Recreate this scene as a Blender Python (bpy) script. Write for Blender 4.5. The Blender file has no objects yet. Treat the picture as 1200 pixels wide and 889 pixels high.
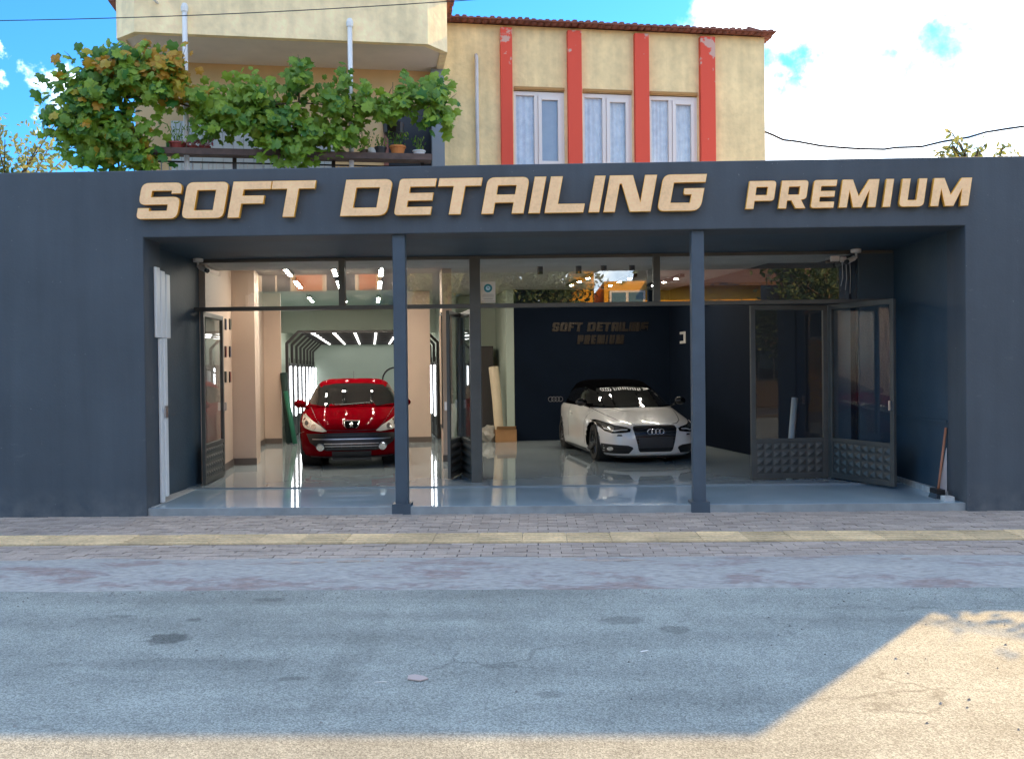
import bpy, bmesh, math, random
from math import radians as R, sin, cos, pi, sqrt
from mathutils import Vector, Matrix
from mathutils.bvhtree import BVHTree
random.seed(7)
scene = bpy.context.scene
COL = scene.collection

# ------------------------------------------------------------------ camera
H = 1.6
YAW, PITCH, ROLL = R(1.523), R(0.62), R(-0.618)
F_PX = 1080.0
cf = Vector((-sin(YAW)*cos(PITCH), cos(YAW)*cos(PITCH), -sin(PITCH)))
cr = Vector((cos(YAW), sin(YAW), 0)); cu = cr.cross(cf)
cr, cu = cos(ROLL)*cr + sin(ROLL)*cu, -sin(ROLL)*cr + cos(ROLL)*cu
cam_d = bpy.data.cameras.new('camera'); cam = bpy.data.objects.new('camera', cam_d); COL.objects.link(cam)
cam_d.sensor_width = 36; cam_d.lens = 36*F_PX/1200; cam_d.clip_end = 3000; cam_d.clip_start = .05
cam.matrix_world = Matrix(((cr.x, cu.x, -cf.x, 0), (cr.y, cu.y, -cf.y, 0), (cr.z, cu.z, -cf.z, H), (0, 0, 0, 1)))
scene.camera = cam
def ray(px, py): return cf + cr*((px-600)/F_PX) - cu*((py-444.5)/F_PX)      # photo pixel -> direction

# ------------------------------------------------------------------ light
SUN_EL, SUN_AZ = R(27.2), R(38.5)           # azimuth clockwise from +Y (behind the shop, to the right)
sd = Vector((sin(SUN_AZ)*cos(SUN_EL), cos(SUN_AZ)*cos(SUN_EL), sin(SUN_EL)))
sun_d = bpy.data.lights.new('sun', 'SUN'); sun = bpy.data.objects.new('sun', sun_d); COL.objects.link(sun)
sun_d.energy = 2.9; sun_d.angle = R(.55); sun_d.color = (1, .61, .19)
sun.rotation_euler = sd.to_track_quat('Z', 'Y').to_euler(); sun.location = (20, 30, 20)
scene.view_settings.view_transform = 'Standard'; scene.view_settings.look = 'None'
scene.view_settings.exposure = 1.85; scene.view_settings.gamma = 1
scene.render.engine = 'CYCLES'
scene.cycles.use_denoising = True
scene.cycles.max_bounces = 10; scene.cycles.transparent_max_bounces = 16
scene.cycles.sample_clamp_indirect = 6; scene.cycles.caustics_reflective = False; scene.cycles.caustics_refractive = False

world = bpy.data.worlds.new('World'); scene.world = world; world.use_nodes = True
wn = world.node_tree.nodes; wl = world.node_tree.links
for n in list(wn): wn.remove(n)
def N(t, **k):
    n = wn.new(t)
    for a, b in k.items(): setattr(n, a, b)
    return n
def wmath(op, a, b=None, clamp=False):
    n = N('ShaderNodeMath', operation=op, use_clamp=clamp)
    for i, v in enumerate((a, b)):
        if v is None: continue
        if isinstance(v, (int, float)): n.inputs[i].default_value = v
        else: wl.new(v, n.inputs[i])
    return n.outputs[0]
sky = N('ShaderNodeTexSky', sky_type='NISHITA', sun_disc=False, sun_elevation=SUN_EL, sun_rotation=SUN_AZ, altitude=900, air_density=1.0, dust_density=.5, ozone_density=2.5)
tc = N('ShaderNodeTexCoord'); dirv = tc.outputs['Generated']
noi = N('ShaderNodeTexNoise'); noi.inputs['Scale'].default_value = 9; noi.inputs['Detail'].default_value = 7; noi.inputs['Roughness'].default_value = .56
wl.new(dirv, noi.inputs['Vector'])
noi2 = N('ShaderNodeTexNoise'); noi2.inputs['Scale'].default_value = 3.2; noi2.inputs['Detail'].default_value = 6
wl.new(dirv, noi2.inputs['Vector'])
wrp = N('ShaderNodeTexNoise'); wrp.inputs['Scale'].default_value = 14; wrp.inputs['Detail'].default_value = 6; wrp.inputs['Roughness'].default_value = .62; wl.new(dirv, wrp.inputs['Vector'])
wc = N('ShaderNodeVectorMath', operation='SUBTRACT'); wl.new(wrp.outputs['Color'], wc.inputs[0]); wc.inputs[1].default_value = (.5, .5, .5)
ws_ = N('ShaderNodeVectorMath', operation='SCALE'); wl.new(wc.outputs[0], ws_.inputs[0]); ws_.inputs['Scale'].default_value = .13
wa = N('ShaderNodeVectorMath', operation='ADD'); wl.new(dirv, wa.inputs[0]); wl.new(ws_.outputs[0], wa.inputs[1])
wdir = wa.outputs[0]
blobs = [(14, 62, .014), (64, 92, .024), (26, 112, .018), (1080, 60, .33), (1330, 150, .40), (1180, -160, .25), (880, 300, .2), (1500, -100, .4)]
acc = None
for bx_, by_, br_ in blobs:
    c = ray(bx_, by_).normalized()
    d = N('ShaderNodeVectorMath', operation='DISTANCE'); wl.new(wdir, d.inputs[0]); d.inputs[1].default_value = c
    v = wmath('SUBTRACT', 1.0, wmath('DIVIDE', d.outputs['Value'], br_))
    acc = v if acc is None else wmath('MAXIMUM', acc, v)
for bx_, by_, br_, k_ in ((930, 112, .06, 1.0), (1095, 42, .06, .85), (1040, 120, .06, .6), (640, 10, .17, 1.6)):
    c = ray(bx_, by_).normalized()
    d = N('ShaderNodeVectorMath', operation='DISTANCE'); wl.new(wdir, d.inputs[0]); d.inputs[1].default_value = c
    acc = wmath('SUBTRACT', acc, wmath('MULTIPLY', wmath('SUBTRACT', 1.0, wmath('DIVIDE', d.outputs['Value'], br_), clamp=True), k_))
gen = wmath('MULTIPLY', wmath('SUBTRACT', noi2.outputs['Fac'], .49), 3.4)
# a clear gap in the clouds up to the left of the house
dg = N('ShaderNodeVectorMath', operation='DISTANCE'); wl.new(dirv, dg.inputs[0]); dg.inputs[1].default_value = ray(130, 40).normalized()
gap = wmath('MULTIPLY', wmath('SUBTRACT', 1.0, wmath('DIVIDE', dg.outputs['Value'], .60), clamp=True), 6.0)
acc = wmath('MAXIMUM', acc, wmath('SUBTRACT', gen, gap))
mask = wmath('ADD', acc, wmath('MULTIPLY', wmath('SUBTRACT', noi.outputs['Fac'], .5), 2.6))
mr = N('ShaderNodeMapRange', interpolation_type='SMOOTHSTEP'); wl.new(mask, mr.inputs['Value'])
mr.inputs['From Min'].default_value = -.05; mr.inputs['From Max'].default_value = .75
tint = N('ShaderNodeMix', data_type='RGBA', blend_type='MULTIPLY'); tint.inputs['Factor'].default_value = 1
wl.new(sky.outputs[0], tint.inputs['A']); tint.inputs['B'].default_value = (.150, .42, .64, 1)
cm = N('ShaderNodeMix', data_type='RGBA'); wl.new(mr.outputs[0], cm.inputs['Factor']); wl.new(tint.outputs['Result'], cm.inputs['A'])
cs = N('ShaderNodeMix', data_type='RGBA'); cs.inputs['A'].default_value = (4.2, 5.0, 5.9, 1); cs.inputs['B'].default_value = (8.4, 9.0, 9.4, 1)
csr = N('ShaderNodeMapRange'); wl.new(noi.outputs['Fac'], csr.inputs['Value']); csr.inputs['From Min'].default_value = .33; csr.inputs['From Max'].default_value = .55
wl.new(csr.outputs[0], cs.inputs['Factor']); wl.new(cs.outputs['Result'], cm.inputs['B'])
bg = N('ShaderNodeBackground'); bg.inputs['Strength'].default_value = .15
wl.new(cm.outputs['Result'], bg.inputs['Color'])
wo = N('ShaderNodeOutputWorld'); wl.new(bg.outputs[0], wo.inputs['Surface'])

# ------------------------------------------------------------------ materials
MATS = {}
def mat(name, base, rough=.6, metal=0, var=0., vscale=8, var2=0., v2scale=60, bump=0., bscale=60, emit=None, estr=0, coat=0, spec=.5, dark=None, attr=None, objvar=0, world=False, streak=0):
    """Principled material with two octaves of colour variation (var: large, var2: fine)."""
    if name in MATS: return MATS[name]
    m = bpy.data.materials.new(name); m.use_nodes = True; nt = m.node_tree; b = nt.nodes['Principled BSDF']
    b.inputs['Base Color'].default_value = (*base, 1); b.inputs['Roughness'].default_value = rough; b.inputs['Metallic'].default_value = metal
    b.inputs['Specular IOR Level'].default_value = spec
    if coat: b.inputs['Coat Weight'].default_value = coat; b.inputs['Coat Roughness'].default_value = .03
    if emit: b.inputs['Emission Color'].default_value = (*emit, 1); b.inputs['Emission Strength'].default_value = estr
    def new(t): return nt.nodes.new(t)
    if var or var2 or bump or attr or objvar or streak:
        tcn = new('ShaderNodeTexCoord'); src = tcn.outputs['Object']
        if world:
            g = new('ShaderNodeNewGeometry'); src = g.outputs['Position']
        col = None
        def mul(fac_out, lo, hi, cur):
            mrn = new('ShaderNodeMapRange'); nt.links.new(fac_out, mrn.inputs['Value'])
            mrn.inputs['From Min'].default_value = .3; mrn.inputs['From Max'].default_value = .7
            mrn.inputs['To Min'].default_value = lo; mrn.inputs['To Max'].default_value = hi
            mx = new('ShaderNodeMix'); mx.data_type = 'RGBA'; mx.blend_type = 'MULTIPLY'; mx.inputs['Factor'].default_value = 1
            if cur is None: mx.inputs['A'].default_value = (*base, 1)
            else: nt.links.new(cur, mx.inputs['A'])
            nt.links.new(mrn.outputs[0], mx.inputs['B']); return mx.outputs['Result']
        for vv, sc, dt in ((var, vscale, 5), (var2, v2scale, 2)):
            if vv:
                nz = new('ShaderNodeTexNoise'); nz.inputs['Scale'].default_value = sc; nz.inputs['Detail'].default_value = dt
                nt.links.new(src, nz.inputs['Vector']); col = mul(nz.outputs['Fac'], 1-vv, 1+vv, col)
        if streak:
            mpn = new('ShaderNodeMapping'); mpn.inputs['Scale'].default_value = (5, 5, .35); nt.links.new(src, mpn.inputs['Vector'])
            nz = new('ShaderNodeTexNoise'); nz.inputs['Scale'].default_value = 1.3; nz.inputs['Detail'].default_value = 5; nt.links.new(mpn.outputs[0], nz.inputs['Vector']); col = mul(nz.outputs['Fac'], 1-streak, 1+streak, col)
        if attr:
            at = new('ShaderNodeAttribute'); at.attribute_name = attr; col = mul(at.outputs['Fac'], .90, 1.10, col)
        if objvar:
            oi = new('ShaderNodeObjectInfo'); col = mul(oi.outputs['Random'], 1-objvar, 1+objvar, col)
        if col is not None: nt.links.new(col, b.inputs['Base Color'])
        if bump:
            nz = new('ShaderNodeTexNoise'); nz.inputs['Scale'].default_value = bscale; nz.inputs['Detail'].default_value = 4
            nt.links.new(src, nz.inputs['Vector'])
            bp = new('ShaderNodeBump'); bp.inputs['Strength'].default_value = bump; bp.inputs['Distance'].default_value = .02
            nt.links.new(nz.outputs['Fac'], bp.inputs['Height']); nt.links.new(bp.outputs[0], b.inputs['Normal'])
    MATS[name] = m
    return m
def emis(name, color, strength):
    m = bpy.data.materials.new(name); m.use_nodes = True; nt = m.node_tree; nt.nodes.clear()
    e = nt.nodes.new('ShaderNodeEmission'); e.inputs['Color'].default_value = (*color, 1); e.inputs['Strength'].default_value = strength
    o = nt.nodes.new('ShaderNodeOutputMaterial'); nt.links.new(e.outputs[0], o.inputs['Surface']); return m
def glassmat(name, tint=(1, 1, 1), ior=1.5, boost=0.0, rough=0.0):
    """thin window pane: Fresnel mix of clear and mirror"""
    m = bpy.data.materials.new(name); m.use_nodes = True; nt = m.node_tree; nt.nodes.clear()
    f0 = .04 + boost                                   # Schlick reflectance, the same for both faces of the pane
    g = nt.nodes.new('ShaderNodeNewGeometry'); dt = nt.nodes.new('ShaderNodeVectorMath'); dt.operation = 'DOT_PRODUCT'
    nt.links.new(g.outputs['Normal'], dt.inputs[0]); nt.links.new(g.outputs['Incoming'], dt.inputs[1])
    def mth(op, x, y):
        n = nt.nodes.new('ShaderNodeMath'); n.operation = op
        for i, q in enumerate((x, y)):
            if q is None: continue
            if isinstance(q, (int, float)): n.inputs[i].default_value = q
            else: nt.links.new(q, n.inputs[i])
        return n.outputs[0]
    pw_ = mth('POWER', mth('SUBTRACT', 1.0, mth('ABSOLUTE', dt.outputs['Value'], None)), 5.0)
    fres = mth('ADD', mth('MULTIPLY', pw_, 1-f0), f0)
    tr = nt.nodes.new('ShaderNodeBsdfTransparent'); tr.inputs['Color'].default_value = (*tint, 1)
    gl = nt.nodes.new('ShaderNodeBsdfGlossy'); gl.inputs['Roughness'].default_value = rough
    mx = nt.nodes.new('ShaderNodeMixShader'); o = nt.nodes.new('ShaderNodeOutputMaterial')
    nt.links.new(fres, mx.inputs[0])
    nt.links.new(tr.outputs[0], mx.inputs[1]); nt.links.new(gl.outputs[0], mx.inputs[2]); nt.links.new(mx.outputs[0], o.inputs['Surface']); return m

M = {}
M['paint'] = mat('slate_paint', (.054, .066, .080), .62, var=.12, vscale=1.6, var2=.06, v2scale=30, bump=.25, bscale=35, world=True)
def facade_paint():
    m = bpy.data.materials.new('slate_render_paint'); m.use_nodes = True; nt = m.node_tree; b = nt.nodes['Principled BSDF']; new = nt.nodes.new; L = nt.links.new
    g = new('ShaderNodeNewGeometry'); pos = g.outputs['Position']
    def nz(sc, det, vec, rough=.55):
        n = new('ShaderNodeTexNoise'); n.inputs['Scale'].default_value = sc; n.inputs['Detail'].default_value = det; n.inputs['Roughness'].default_value = rough; L(vec, n.inputs['Vector']); return n.outputs['Fac']
    def mp(s): 
        n = new('ShaderNodeMapping'); n.inputs['Scale'].default_value = s; L(pos, n.inputs['Vector']); return n.outputs[0]
    def rng(v, a, b_, c, d):
        n = new('ShaderNodeMapRange'); L(v, n.inputs['Value'])
        for k, x in zip(('From Min', 'From Max', 'To Min', 'To Max'), (a, b_, c, d)): n.inputs[k].default_value = x
        return n.outputs[0]
    def mth(op, a, c):
        n = new('ShaderNodeMath'); n.operation = op
        for i, x in enumerate((a, c)):
            if isinstance(x, (int, float)): n.inputs[i].default_value = x
            else: L(x, n.inputs[i])
        return n.outputs[0]
    streak = rng(nz(1.0, 5, mp((5, 5, .35))), .3, .7, .90, 1.10)
    blot = rng(nz(1.1, 6, pos), .3, .7, .88, 1.12)
    val = mth('MULTIPLY', streak, blot)
    mx = new('ShaderNodeMix'); mx.data_type = 'RGBA'; mx.blend_type = 'MULTIPLY'; mx.inputs['Factor'].default_value = 1; mx.inputs['A'].default_value = (.054, .068, .082, 1); L(val, mx.inputs['B'])
    # grey scuffs and chips (few), dust splash along the pavement
    chips = rng(nz(26, 2, pos), .735, .75, 0, .8); scuff = mth('MULTIPLY', rng(nz(7, 6, mp((1, 1, 2.2)), .7), .62, .78, 0, .40), rng(nz(.9, 2, pos), .48, .62, 0, 1))
    sx = new('ShaderNodeSeparateXYZ'); L(pos, sx.inputs[0])
    dust = mth('MULTIPLY', rng(sx.outputs['Z'], .0, .35, .55, 0), rng(nz(5, 5, pos), .35, .7, 0, 1))
    amt = mth('MAXIMUM', mth('MAXIMUM', chips, scuff), dust)
    m2 = new('ShaderNodeMix'); m2.data_type = 'RGBA'; L(amt, m2.inputs['Factor']); L(mx.outputs['Result'], m2.inputs['A']); m2.inputs['B'].default_value = (.17, .175, .175, 1)
    L(m2.outputs['Result'], b.inputs['Base Color']); b.inputs['Roughness'].default_value = .62
    bp = new('ShaderNodeBump'); bp.inputs['Strength'].default_value = .35; bp.inputs['Distance'].default_value = .012
    L(mth('ADD', nz(3.2, 4, pos), mth('MULTIPLY', nz(40, 3, pos), .35)), bp.inputs['Height']); L(bp.outputs[0], b.inputs['Normal']); return m
M['paint'] = facade_paint()
M['paint_dark'] = mat('dark_blue_paint', (.036, .066, .092), .6, var=.12, vscale=2, bump=.2, bscale=35, world=True)
M['navy'] = mat('navy_paint', (.004, .009, .020), .85, var=.1, vscale=2, world=True, spec=.12)
M['frame'] = mat('dark_grey_frame', (.085, .087, .080), .45, metal=.3, var=.1, vscale=6)
M['steel_post'] = mat('blue_grey_post', (.05, .075, .10), .5, var=.1, vscale=5, bump=.1)
M['beige'] = mat('beige_wall_paint', (.56, .43, .34), .6, var=.05, vscale=1.5, world=True)
M['white_wall'] = mat('pale_wall_paint', (.40, .47, .40), .6, var=.04, vscale=1.5, world=True)
M['ceil'] = mat('grey_ceiling_paint', (.58, .57, .53), .7, var=.06, vscale=2, world=True)
M['skirt'] = mat('brown_skirting', (.12, .095, .08), .5)
M['white'] = mat('white_plastic', (.78, .77, .74), .4)
M['black'] = mat('black_metal', (.012, .012, .013), .4)
M['blackgloss'] = mat('gloss_black_panel', (.008, .008, .009), .08)
M['darkgrey'] = mat('dark_grey_plastic', (.03, .031, .033), .5)
M['chrome'] = mat('chrome', (.8, .8, .8), .12, metal=1)
M['alu'] = mat('silver_metal', (.55, .55, .56), .35, metal=1)
M['glass'] = glassmat('clear_glass', (.97, .98, .98), 1.5, .12)
M['doorglass'] = glassmat('door_glass', (.93, .96, .97), 1.5, .0)
M['aptglass'] = glassmat('window_glass', (.96, .97, .98), 1.5, .04)
M['gold_face'] = mat('rose_gold_face', (1.0, .64, .34), .5, metal=0, spec=.15, var=.08, vscale=6, var2=.06, v2scale=40, world=True)
M['gold_side'] = mat('gold_edge', (.95, .46, .06), .35, metal=.3)
M['plaster'] = mat('cream_plaster', (.84, .63, .32), .8, var=.12, streak=.10, vscale=1.3, var2=.07, v2scale=9, bump=.3, bscale=18, world=True)
M['plaster_pale'] = mat('pale_balcony_plaster', (.95, .74, .42), .8, streak=.10, var=.16, vscale=1.8, var2=.08, v2scale=9, bump=.3, bscale=14, world=True)
M['soffit'] = mat('grey_soffit_plaster', (.80, .69, .58), .85, var=.1, vscale=1.5, world=True)
M['roof'] = mat('red_brown_tile', (.20, .065, .04), .75, var=.3, vscale=7, bump=.3, bscale=30)
M['pvc'] = mat('pale_pvc_frame', (.74, .66, .60), .4)
M['pipe'] = mat('pale_pipe', (.62, .58, .56), .5, var=.1, vscale=5)
M['curtain'] = mat('pale_curtain', (.88, .86, .80), .9, var=.12, vscale=12)
M['wood'] = mat('weathered_dark_wood', (.12, .075, .055), .8, var=.3, vscale=9, bump=.4, bscale=40)
M['bark'] = mat('brown_bark', (.10, .07, .045), .9, var=.3, vscale=20, bump=.5, bscale=50)
M['white_paint'] = mat('white_enamel_door', (.62, .64, .63), .5, var=.05)

def custom_mat(name):
    m = bpy.data.materials.new(name); m.use_nodes = True
    return m, m.node_tree, m.node_tree.nodes['Principled BSDF']
def red_stripe_paint():
    m, nt, b = custom_mat('faded_red_paint'); new = nt.nodes.new
    g = new('ShaderNodeNewGeometry'); sx = new('ShaderNodeSeparateXYZ'); nt.links.new(g.outputs['Position'], sx.inputs[0])
    nz = new('ShaderNodeTexNoise'); nz.inputs['Scale'].default_value = 7; nz.inputs['Detail'].default_value = 6; nt.links.new(g.outputs['Position'], nz.inputs['Vector'])
    mr1 = new('ShaderNodeMapRange'); nt.links.new(sx.outputs['Z'], mr1.inputs['Value']); mr1.inputs['From Min'].default_value = 6.1; mr1.inputs['From Max'].default_value = 6.7
    mr1.inputs['To Min'].default_value = -.12; mr1.inputs['To Max'].default_value = .06
    ad = new('ShaderNodeMath'); ad.operation = 'ADD'; nt.links.new(nz.outputs['Fac'], ad.inputs[0]); nt.links.new(mr1.outputs[0], ad.inputs[1])
    rp = new('ShaderNodeMapRange'); nt.links.new(ad.outputs[0], rp.inputs['Value']); rp.inputs['From Min'].default_value = .60; rp.inputs['From Max'].default_value = .64
    mx = new('ShaderNodeMix'); mx.data_type = 'RGBA'; nt.links.new(rp.outputs[0], mx.inputs['Factor'])
    mx.inputs['A'].default_value = (.72, .075, .035, 1); mx.inputs['B'].default_value = (.60, .36, .28, 1)
    nt.links.new(mx.outputs['Result'], b.inputs['Base Color']); b.inputs['Roughness'].default_value = .7; return m
M['red_stripe'] = red_stripe_paint()

def asphalt_mat():
    m, nt, b = custom_mat('worn_asphalt'); new = nt.nodes.new; L = nt.links.new
    g = new('ShaderNodeNewGeometry'); pos = g.outputs['Position']
    def noise(sc, det, rough=.5, vec=pos):
        n = new('ShaderNodeTexNoise'); n.inputs['Scale'].default_value = sc; n.inputs['Detail'].default_value = det; n.inputs['Roughness'].default_value = rough; L(vec, n.inputs['Vector']); return n.outputs['Fac']
    def rng(v, a, b_, c, d):
        n = new('ShaderNodeMapRange'); L(v, n.inputs['Value'])
        for k, x in zip(('From Min', 'From Max', 'To Min', 'To Max'), (a, b_, c, d)): n.inputs[k].default_value = x
        return n.outputs[0]
    def mulf(a, c):
        n = new('ShaderNodeMath'); n.operation = 'MULTIPLY'; L(a, n.inputs[0]); L(c, n.inputs[1]); return n.outputs[0]
    vo = new('ShaderNodeTexVoronoi'); vo.inputs['Scale'].default_value = 140; L(pos, vo.inputs['Vector'])
    sp = new('ShaderNodeSeparateColor'); L(vo.outputs['Color'], sp.inputs[0])
    grain = rng(sp.outputs[0], 0, 1, .58, 1.42)
    big = rng(noise(.8, 6, .65), .3, .7, .78, 1.20)
    mid = rng(noise(4, 6, .65), .3, .72, .90, 1.10)
    val = mulf(mulf(grain, big), mid)
    # long shallow tyre / repair streaks along the road
    mp = new('ShaderNodeMapping'); mp.inputs['Scale'].default_value = (.22, 2.2, 1); L(pos, mp.inputs['Vector'])
    val = mulf(val, rng(noise(1.3, 4, .5, mp.outputs[0]), .35, .6, .86, 1.05))
    # dark patches (old oil stains): ellipses with ragged edges
    for (x, y, rx, ry, k) in ((-2.36, 5.76, .14, .13, .45), (-2.1, 5.25, .7, .12, .80), (.55, 6.15, .16, .11, .68), (.87, 5.93, .11, .09, .66), (-1.1, 5.4, .12, 1.1, .88), (-2.0, 6.75, .12, .06, .75), (-2.35, 6.2, .06, .05, .62), (-1.35, 5.0, .09, .04, .7), (.05, 4.75, .09, .05, .7), (-2.9, 6.3, .10, .04, .75)):
        sv = new('ShaderNodeVectorMath'); sv.operation = 'SUBTRACT'; L(pos, sv.inputs[0]); sv.inputs[1].default_value = (x, y, -.08)
        dv = new('ShaderNodeVectorMath'); dv.operation = 'DIVIDE'; L(sv.outputs[0], dv.inputs[0]); dv.inputs[1].default_value = (rx, ry, 1)
        ln = new('ShaderNodeVectorMath'); ln.operation = 'LENGTH'; L(dv.outputs[0], ln.inputs[0])
        ad = new('ShaderNodeMath'); ad.operation = 'ADD'; L(ln.outputs['Value'], ad.inputs[0]); L(rng(noise(14, 4), 0, 1, -.6, .6), ad.inputs[1])
        val = mulf(val, rng(ad.outputs[0], .75, 1.1, k, 1))
    cv = new('ShaderNodeVectorMath'); cv.operation = 'ADD'; L(pos, cv.inputs[0])
    cn = new('ShaderNodeTexNoise'); cn.inputs['Scale'].default_value = 2.5; cn.inputs['Detail'].default_value = 5; L(pos, cn.inputs['Vector'])
    cs_ = new('ShaderNodeVectorMath'); cs_.operation = 'SCALE'; cs_.inputs['Scale'].default_value = .5; L(cn.outputs['Color'], cs_.inputs[0]); L(cs_.outputs[0], cv.inputs[1])
    ve = new('ShaderNodeTexVoronoi'); ve.feature = 'DISTANCE_TO_EDGE'; ve.inputs['Scale'].default_value = .55; L(cv.outputs[0], ve.inputs['Vector'])
    crack = rng(ve.outputs['Distance'], .0, .010, .62, 1.0); cm_ = rng(noise(.7, 3), .5, .6, 0, 1)
    cmix = new('ShaderNodeMix'); cmix.data_type = 'FLOAT'; L(cm_, cmix.inputs[0]); cmix.inputs[2].default_value = 1.0; L(crack, cmix.inputs[3])
    val = mulf(val, cmix.outputs[0])
    mx = new('ShaderNodeMix'); mx.data_type = 'RGBA'; mx.blend_type = 'MULTIPLY'; mx.inputs['Factor'].default_value = 1
    mx.inputs['A'].default_value = (.295, .315, .28, 1); L(val, mx.inputs['B']); L(mx.outputs['Result'], b.inputs['Base Color'])
    b.inputs['Roughness'].default_value = .85
    bp = new('ShaderNodeBump'); bp.inputs['Strength'].default_value = .4; bp.inputs['Distance'].default_value = .005
    L(vo.outputs['Distance'], bp.inputs['Height']); L(bp.outputs[0], b.inputs['Normal']); return m
M['asphalt'] = asphalt_mat()
def apron_mat():
    m, nt, b = custom_mat('patched_concrete'); new = nt.nodes.new; L = nt.links.new
    g = new('ShaderNodeNewGeometry'); pos = g.outputs['Position']
    mp = new('ShaderNodeMapping'); mp.inputs['Scale'].default_value = (.8, 2.6, 1); mp.inputs['Location'].default_value = (3.3, .4, 0); L(pos, mp.inputs['Vector'])
    n1 = new('ShaderNodeTexNoise'); n1.inputs['Scale'].default_value = 1.25; n1.inputs['Detail'].default_value = 9; n1.inputs['Roughness'].default_value = .72; L(mp.outputs[0], n1.inputs['Vector'])
    r1 = new('ShaderNodeValToRGB'); L(n1.outputs['Fac'], r1.inputs[0]); e = r1.color_ramp.elements
    e[0].position = .34; e[0].color = (.42, .41, .37, 1); e[1].position = .68; e[1].color = (.35, .32, .295, 1)
    for p, c in ((.52, (.37, .36, .335)), (.56, (.32, .28, .26)), (.61, (.30, .23, .205)), (.65, (.33, .31, .29))):
        x = e.new(p); x.color = (*c, 1)
    n2 = new('ShaderNodeTexNoise'); n2.inputs['Scale'].default_value = 16; n2.inputs['Detail'].default_value = 6; L(mp.outputs[0], n2.inputs['Vector'])
    mr_ = new('ShaderNodeMapRange'); L(n2.outputs['Fac'], mr_.inputs['Value']); mr_.inputs['From Min'].default_value = .3; mr_.inputs['From Max'].default_value = .7; mr_.inputs['To Min'].default_value = .78; mr_.inputs['To Max'].default_value = 1.18
    mx = new('ShaderNodeMix'); mx.data_type = 'RGBA'; mx.blend_type = 'MULTIPLY'; mx.inputs['Factor'].default_value = 1; L(r1.outputs[0], mx.inputs['A']); L(mr_.outputs[0], mx.inputs['B'])
    L(mx.outputs['Result'], b.inputs['Base Color']); b.inputs['Roughness'].default_value = .85
    bp = new('ShaderNodeBump'); bp.inputs['Strength'].default_value = .6; bp.inputs['Distance'].default_value = .03; L(n2.outputs['Fac'], bp.inputs['Height']); L(bp.outputs[0], b.inputs['Normal']); return m
M['apron'] = apron_mat()
M['paver'] = mat('grey_pink_paver', (.42, .345, .285), .85, var=.10, vscale=2.2, var2=.10, v2scale=50, bump=.3, bscale=90, objvar=.08, world=True)
M['paver_field'] = mat('grey_pink_paver_field', (.41, .34, .285), .85, var=.14, vscale=2.2, var2=.12, v2scale=50, bump=.3, bscale=90, attr='tone', world=True)
M['tactile'] = mat('worn_yellow_tile', (.66, .50, .29), .85, var=.22, vscale=2.5, var2=.14, v2scale=30, objvar=.10, world=True)
M['joint'] = mat('joint_sand', (.12, .11, .105), .95, var=.2, vscale=10, world=True)
M['earth'] = mat('dry_ground', (.22, .19, .14), .95, var=.25, vscale=.5, world=True)
def epoxy_mat(nm='glossy_epoxy_floor', c0=(.31, .37, .39), c1=(.39, .45, .47)):
    m, nt, b = custom_mat(nm); new = nt.nodes.new; L = nt.links.new
    g = new('ShaderNodeNewGeometry'); pos = g.outputs['Position']
    n1 = new('ShaderNodeTexNoise'); n1.inputs['Scale'].default_value = 1.1; n1.inputs['Detail'].default_value = 6; L(pos, n1.inputs['Vector'])
    r1 = new('ShaderNodeValToRGB'); L(n1.outputs['Fac'], r1.inputs[0]); e = r1.color_ramp.elements
    e[0].position = .3; e[0].color = (*c0, 1); e[1].position = .7; e[1].color = (*c1, 1)
    L(r1.outputs[0], b.inputs['Base Color'])
    mr_ = new('ShaderNodeMapRange'); L(n1.outputs['Fac'], mr_.inputs['Value']); mr_.inputs['To Min'].default_value = .02; mr_.inputs['To Max'].default_value = .06; L(mr_.outputs[0], b.inputs['Roughness'])
    n2 = new('ShaderNodeTexNoise'); n2.inputs['Scale'].default_value = 3; L(pos, n2.inputs['Vector'])
    bp = new('ShaderNodeBump'); bp.inputs['Strength'].default_value = .012; bp.inputs['Distance'].default_value = .01; L(n2.outputs['Fac'], bp.inputs['Height']); L(bp.outputs[0], b.inputs['Normal'])
    b.inputs['IOR'].default_value = 1.75; return m
M['epoxy'] = epoxy_mat(); M['epoxy_skylit'] = epoxy_mat('skylit_epoxy_floor', (.33, .44, .50), (.43, .54, .60))  # entrance copy of the hall epoxy, blue skylight put into its colour
def leaf_mat(name, c1, c2, trans=.35):
    m = bpy.data.materials.new(name); m.use_nodes = True; nt = m.node_tree; nt.nodes.clear(); new = nt.nodes.new; L = nt.links.new
    oi = new('ShaderNodeObjectInfo'); at = new('ShaderNodeAttribute'); at.attribute_name = 'tone'
    ad = new('ShaderNodeMath'); ad.operation = 'ADD'; L(oi.outputs['Random'], ad.inputs[0]); L(at.outputs['Fac'], ad.inputs[1])
    fr = new('ShaderNodeMath'); fr.operation = 'FRACT'; L(ad.outputs[0], fr.inputs[0])
    mx = new('ShaderNodeMix'); mx.data_type = 'RGBA'; mx.inputs['A'].default_value = (*c1, 1); mx.inputs['B'].default_value = (*c2, 1); L(fr.outputs[0], mx.inputs['Factor'])
    d = new('ShaderNodeBsdfPrincipled'); L(mx.outputs['Result'], d.inputs['Base Color']); d.inputs['Roughness'].default_value = .5
    t = new('ShaderNodeBsdfTranslucent'); L(mx.outputs['Result'], t.inputs['Color'])
    ms = new('ShaderNodeMixShader'); ms.inputs[0].default_value = trans; L(d.outputs[0], ms.inputs[1]); L(t.outputs[0], ms.inputs[2])
    o = new('ShaderNodeOutputMaterial'); L(ms.outputs[0], o.inputs['Surface']); return m
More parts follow.
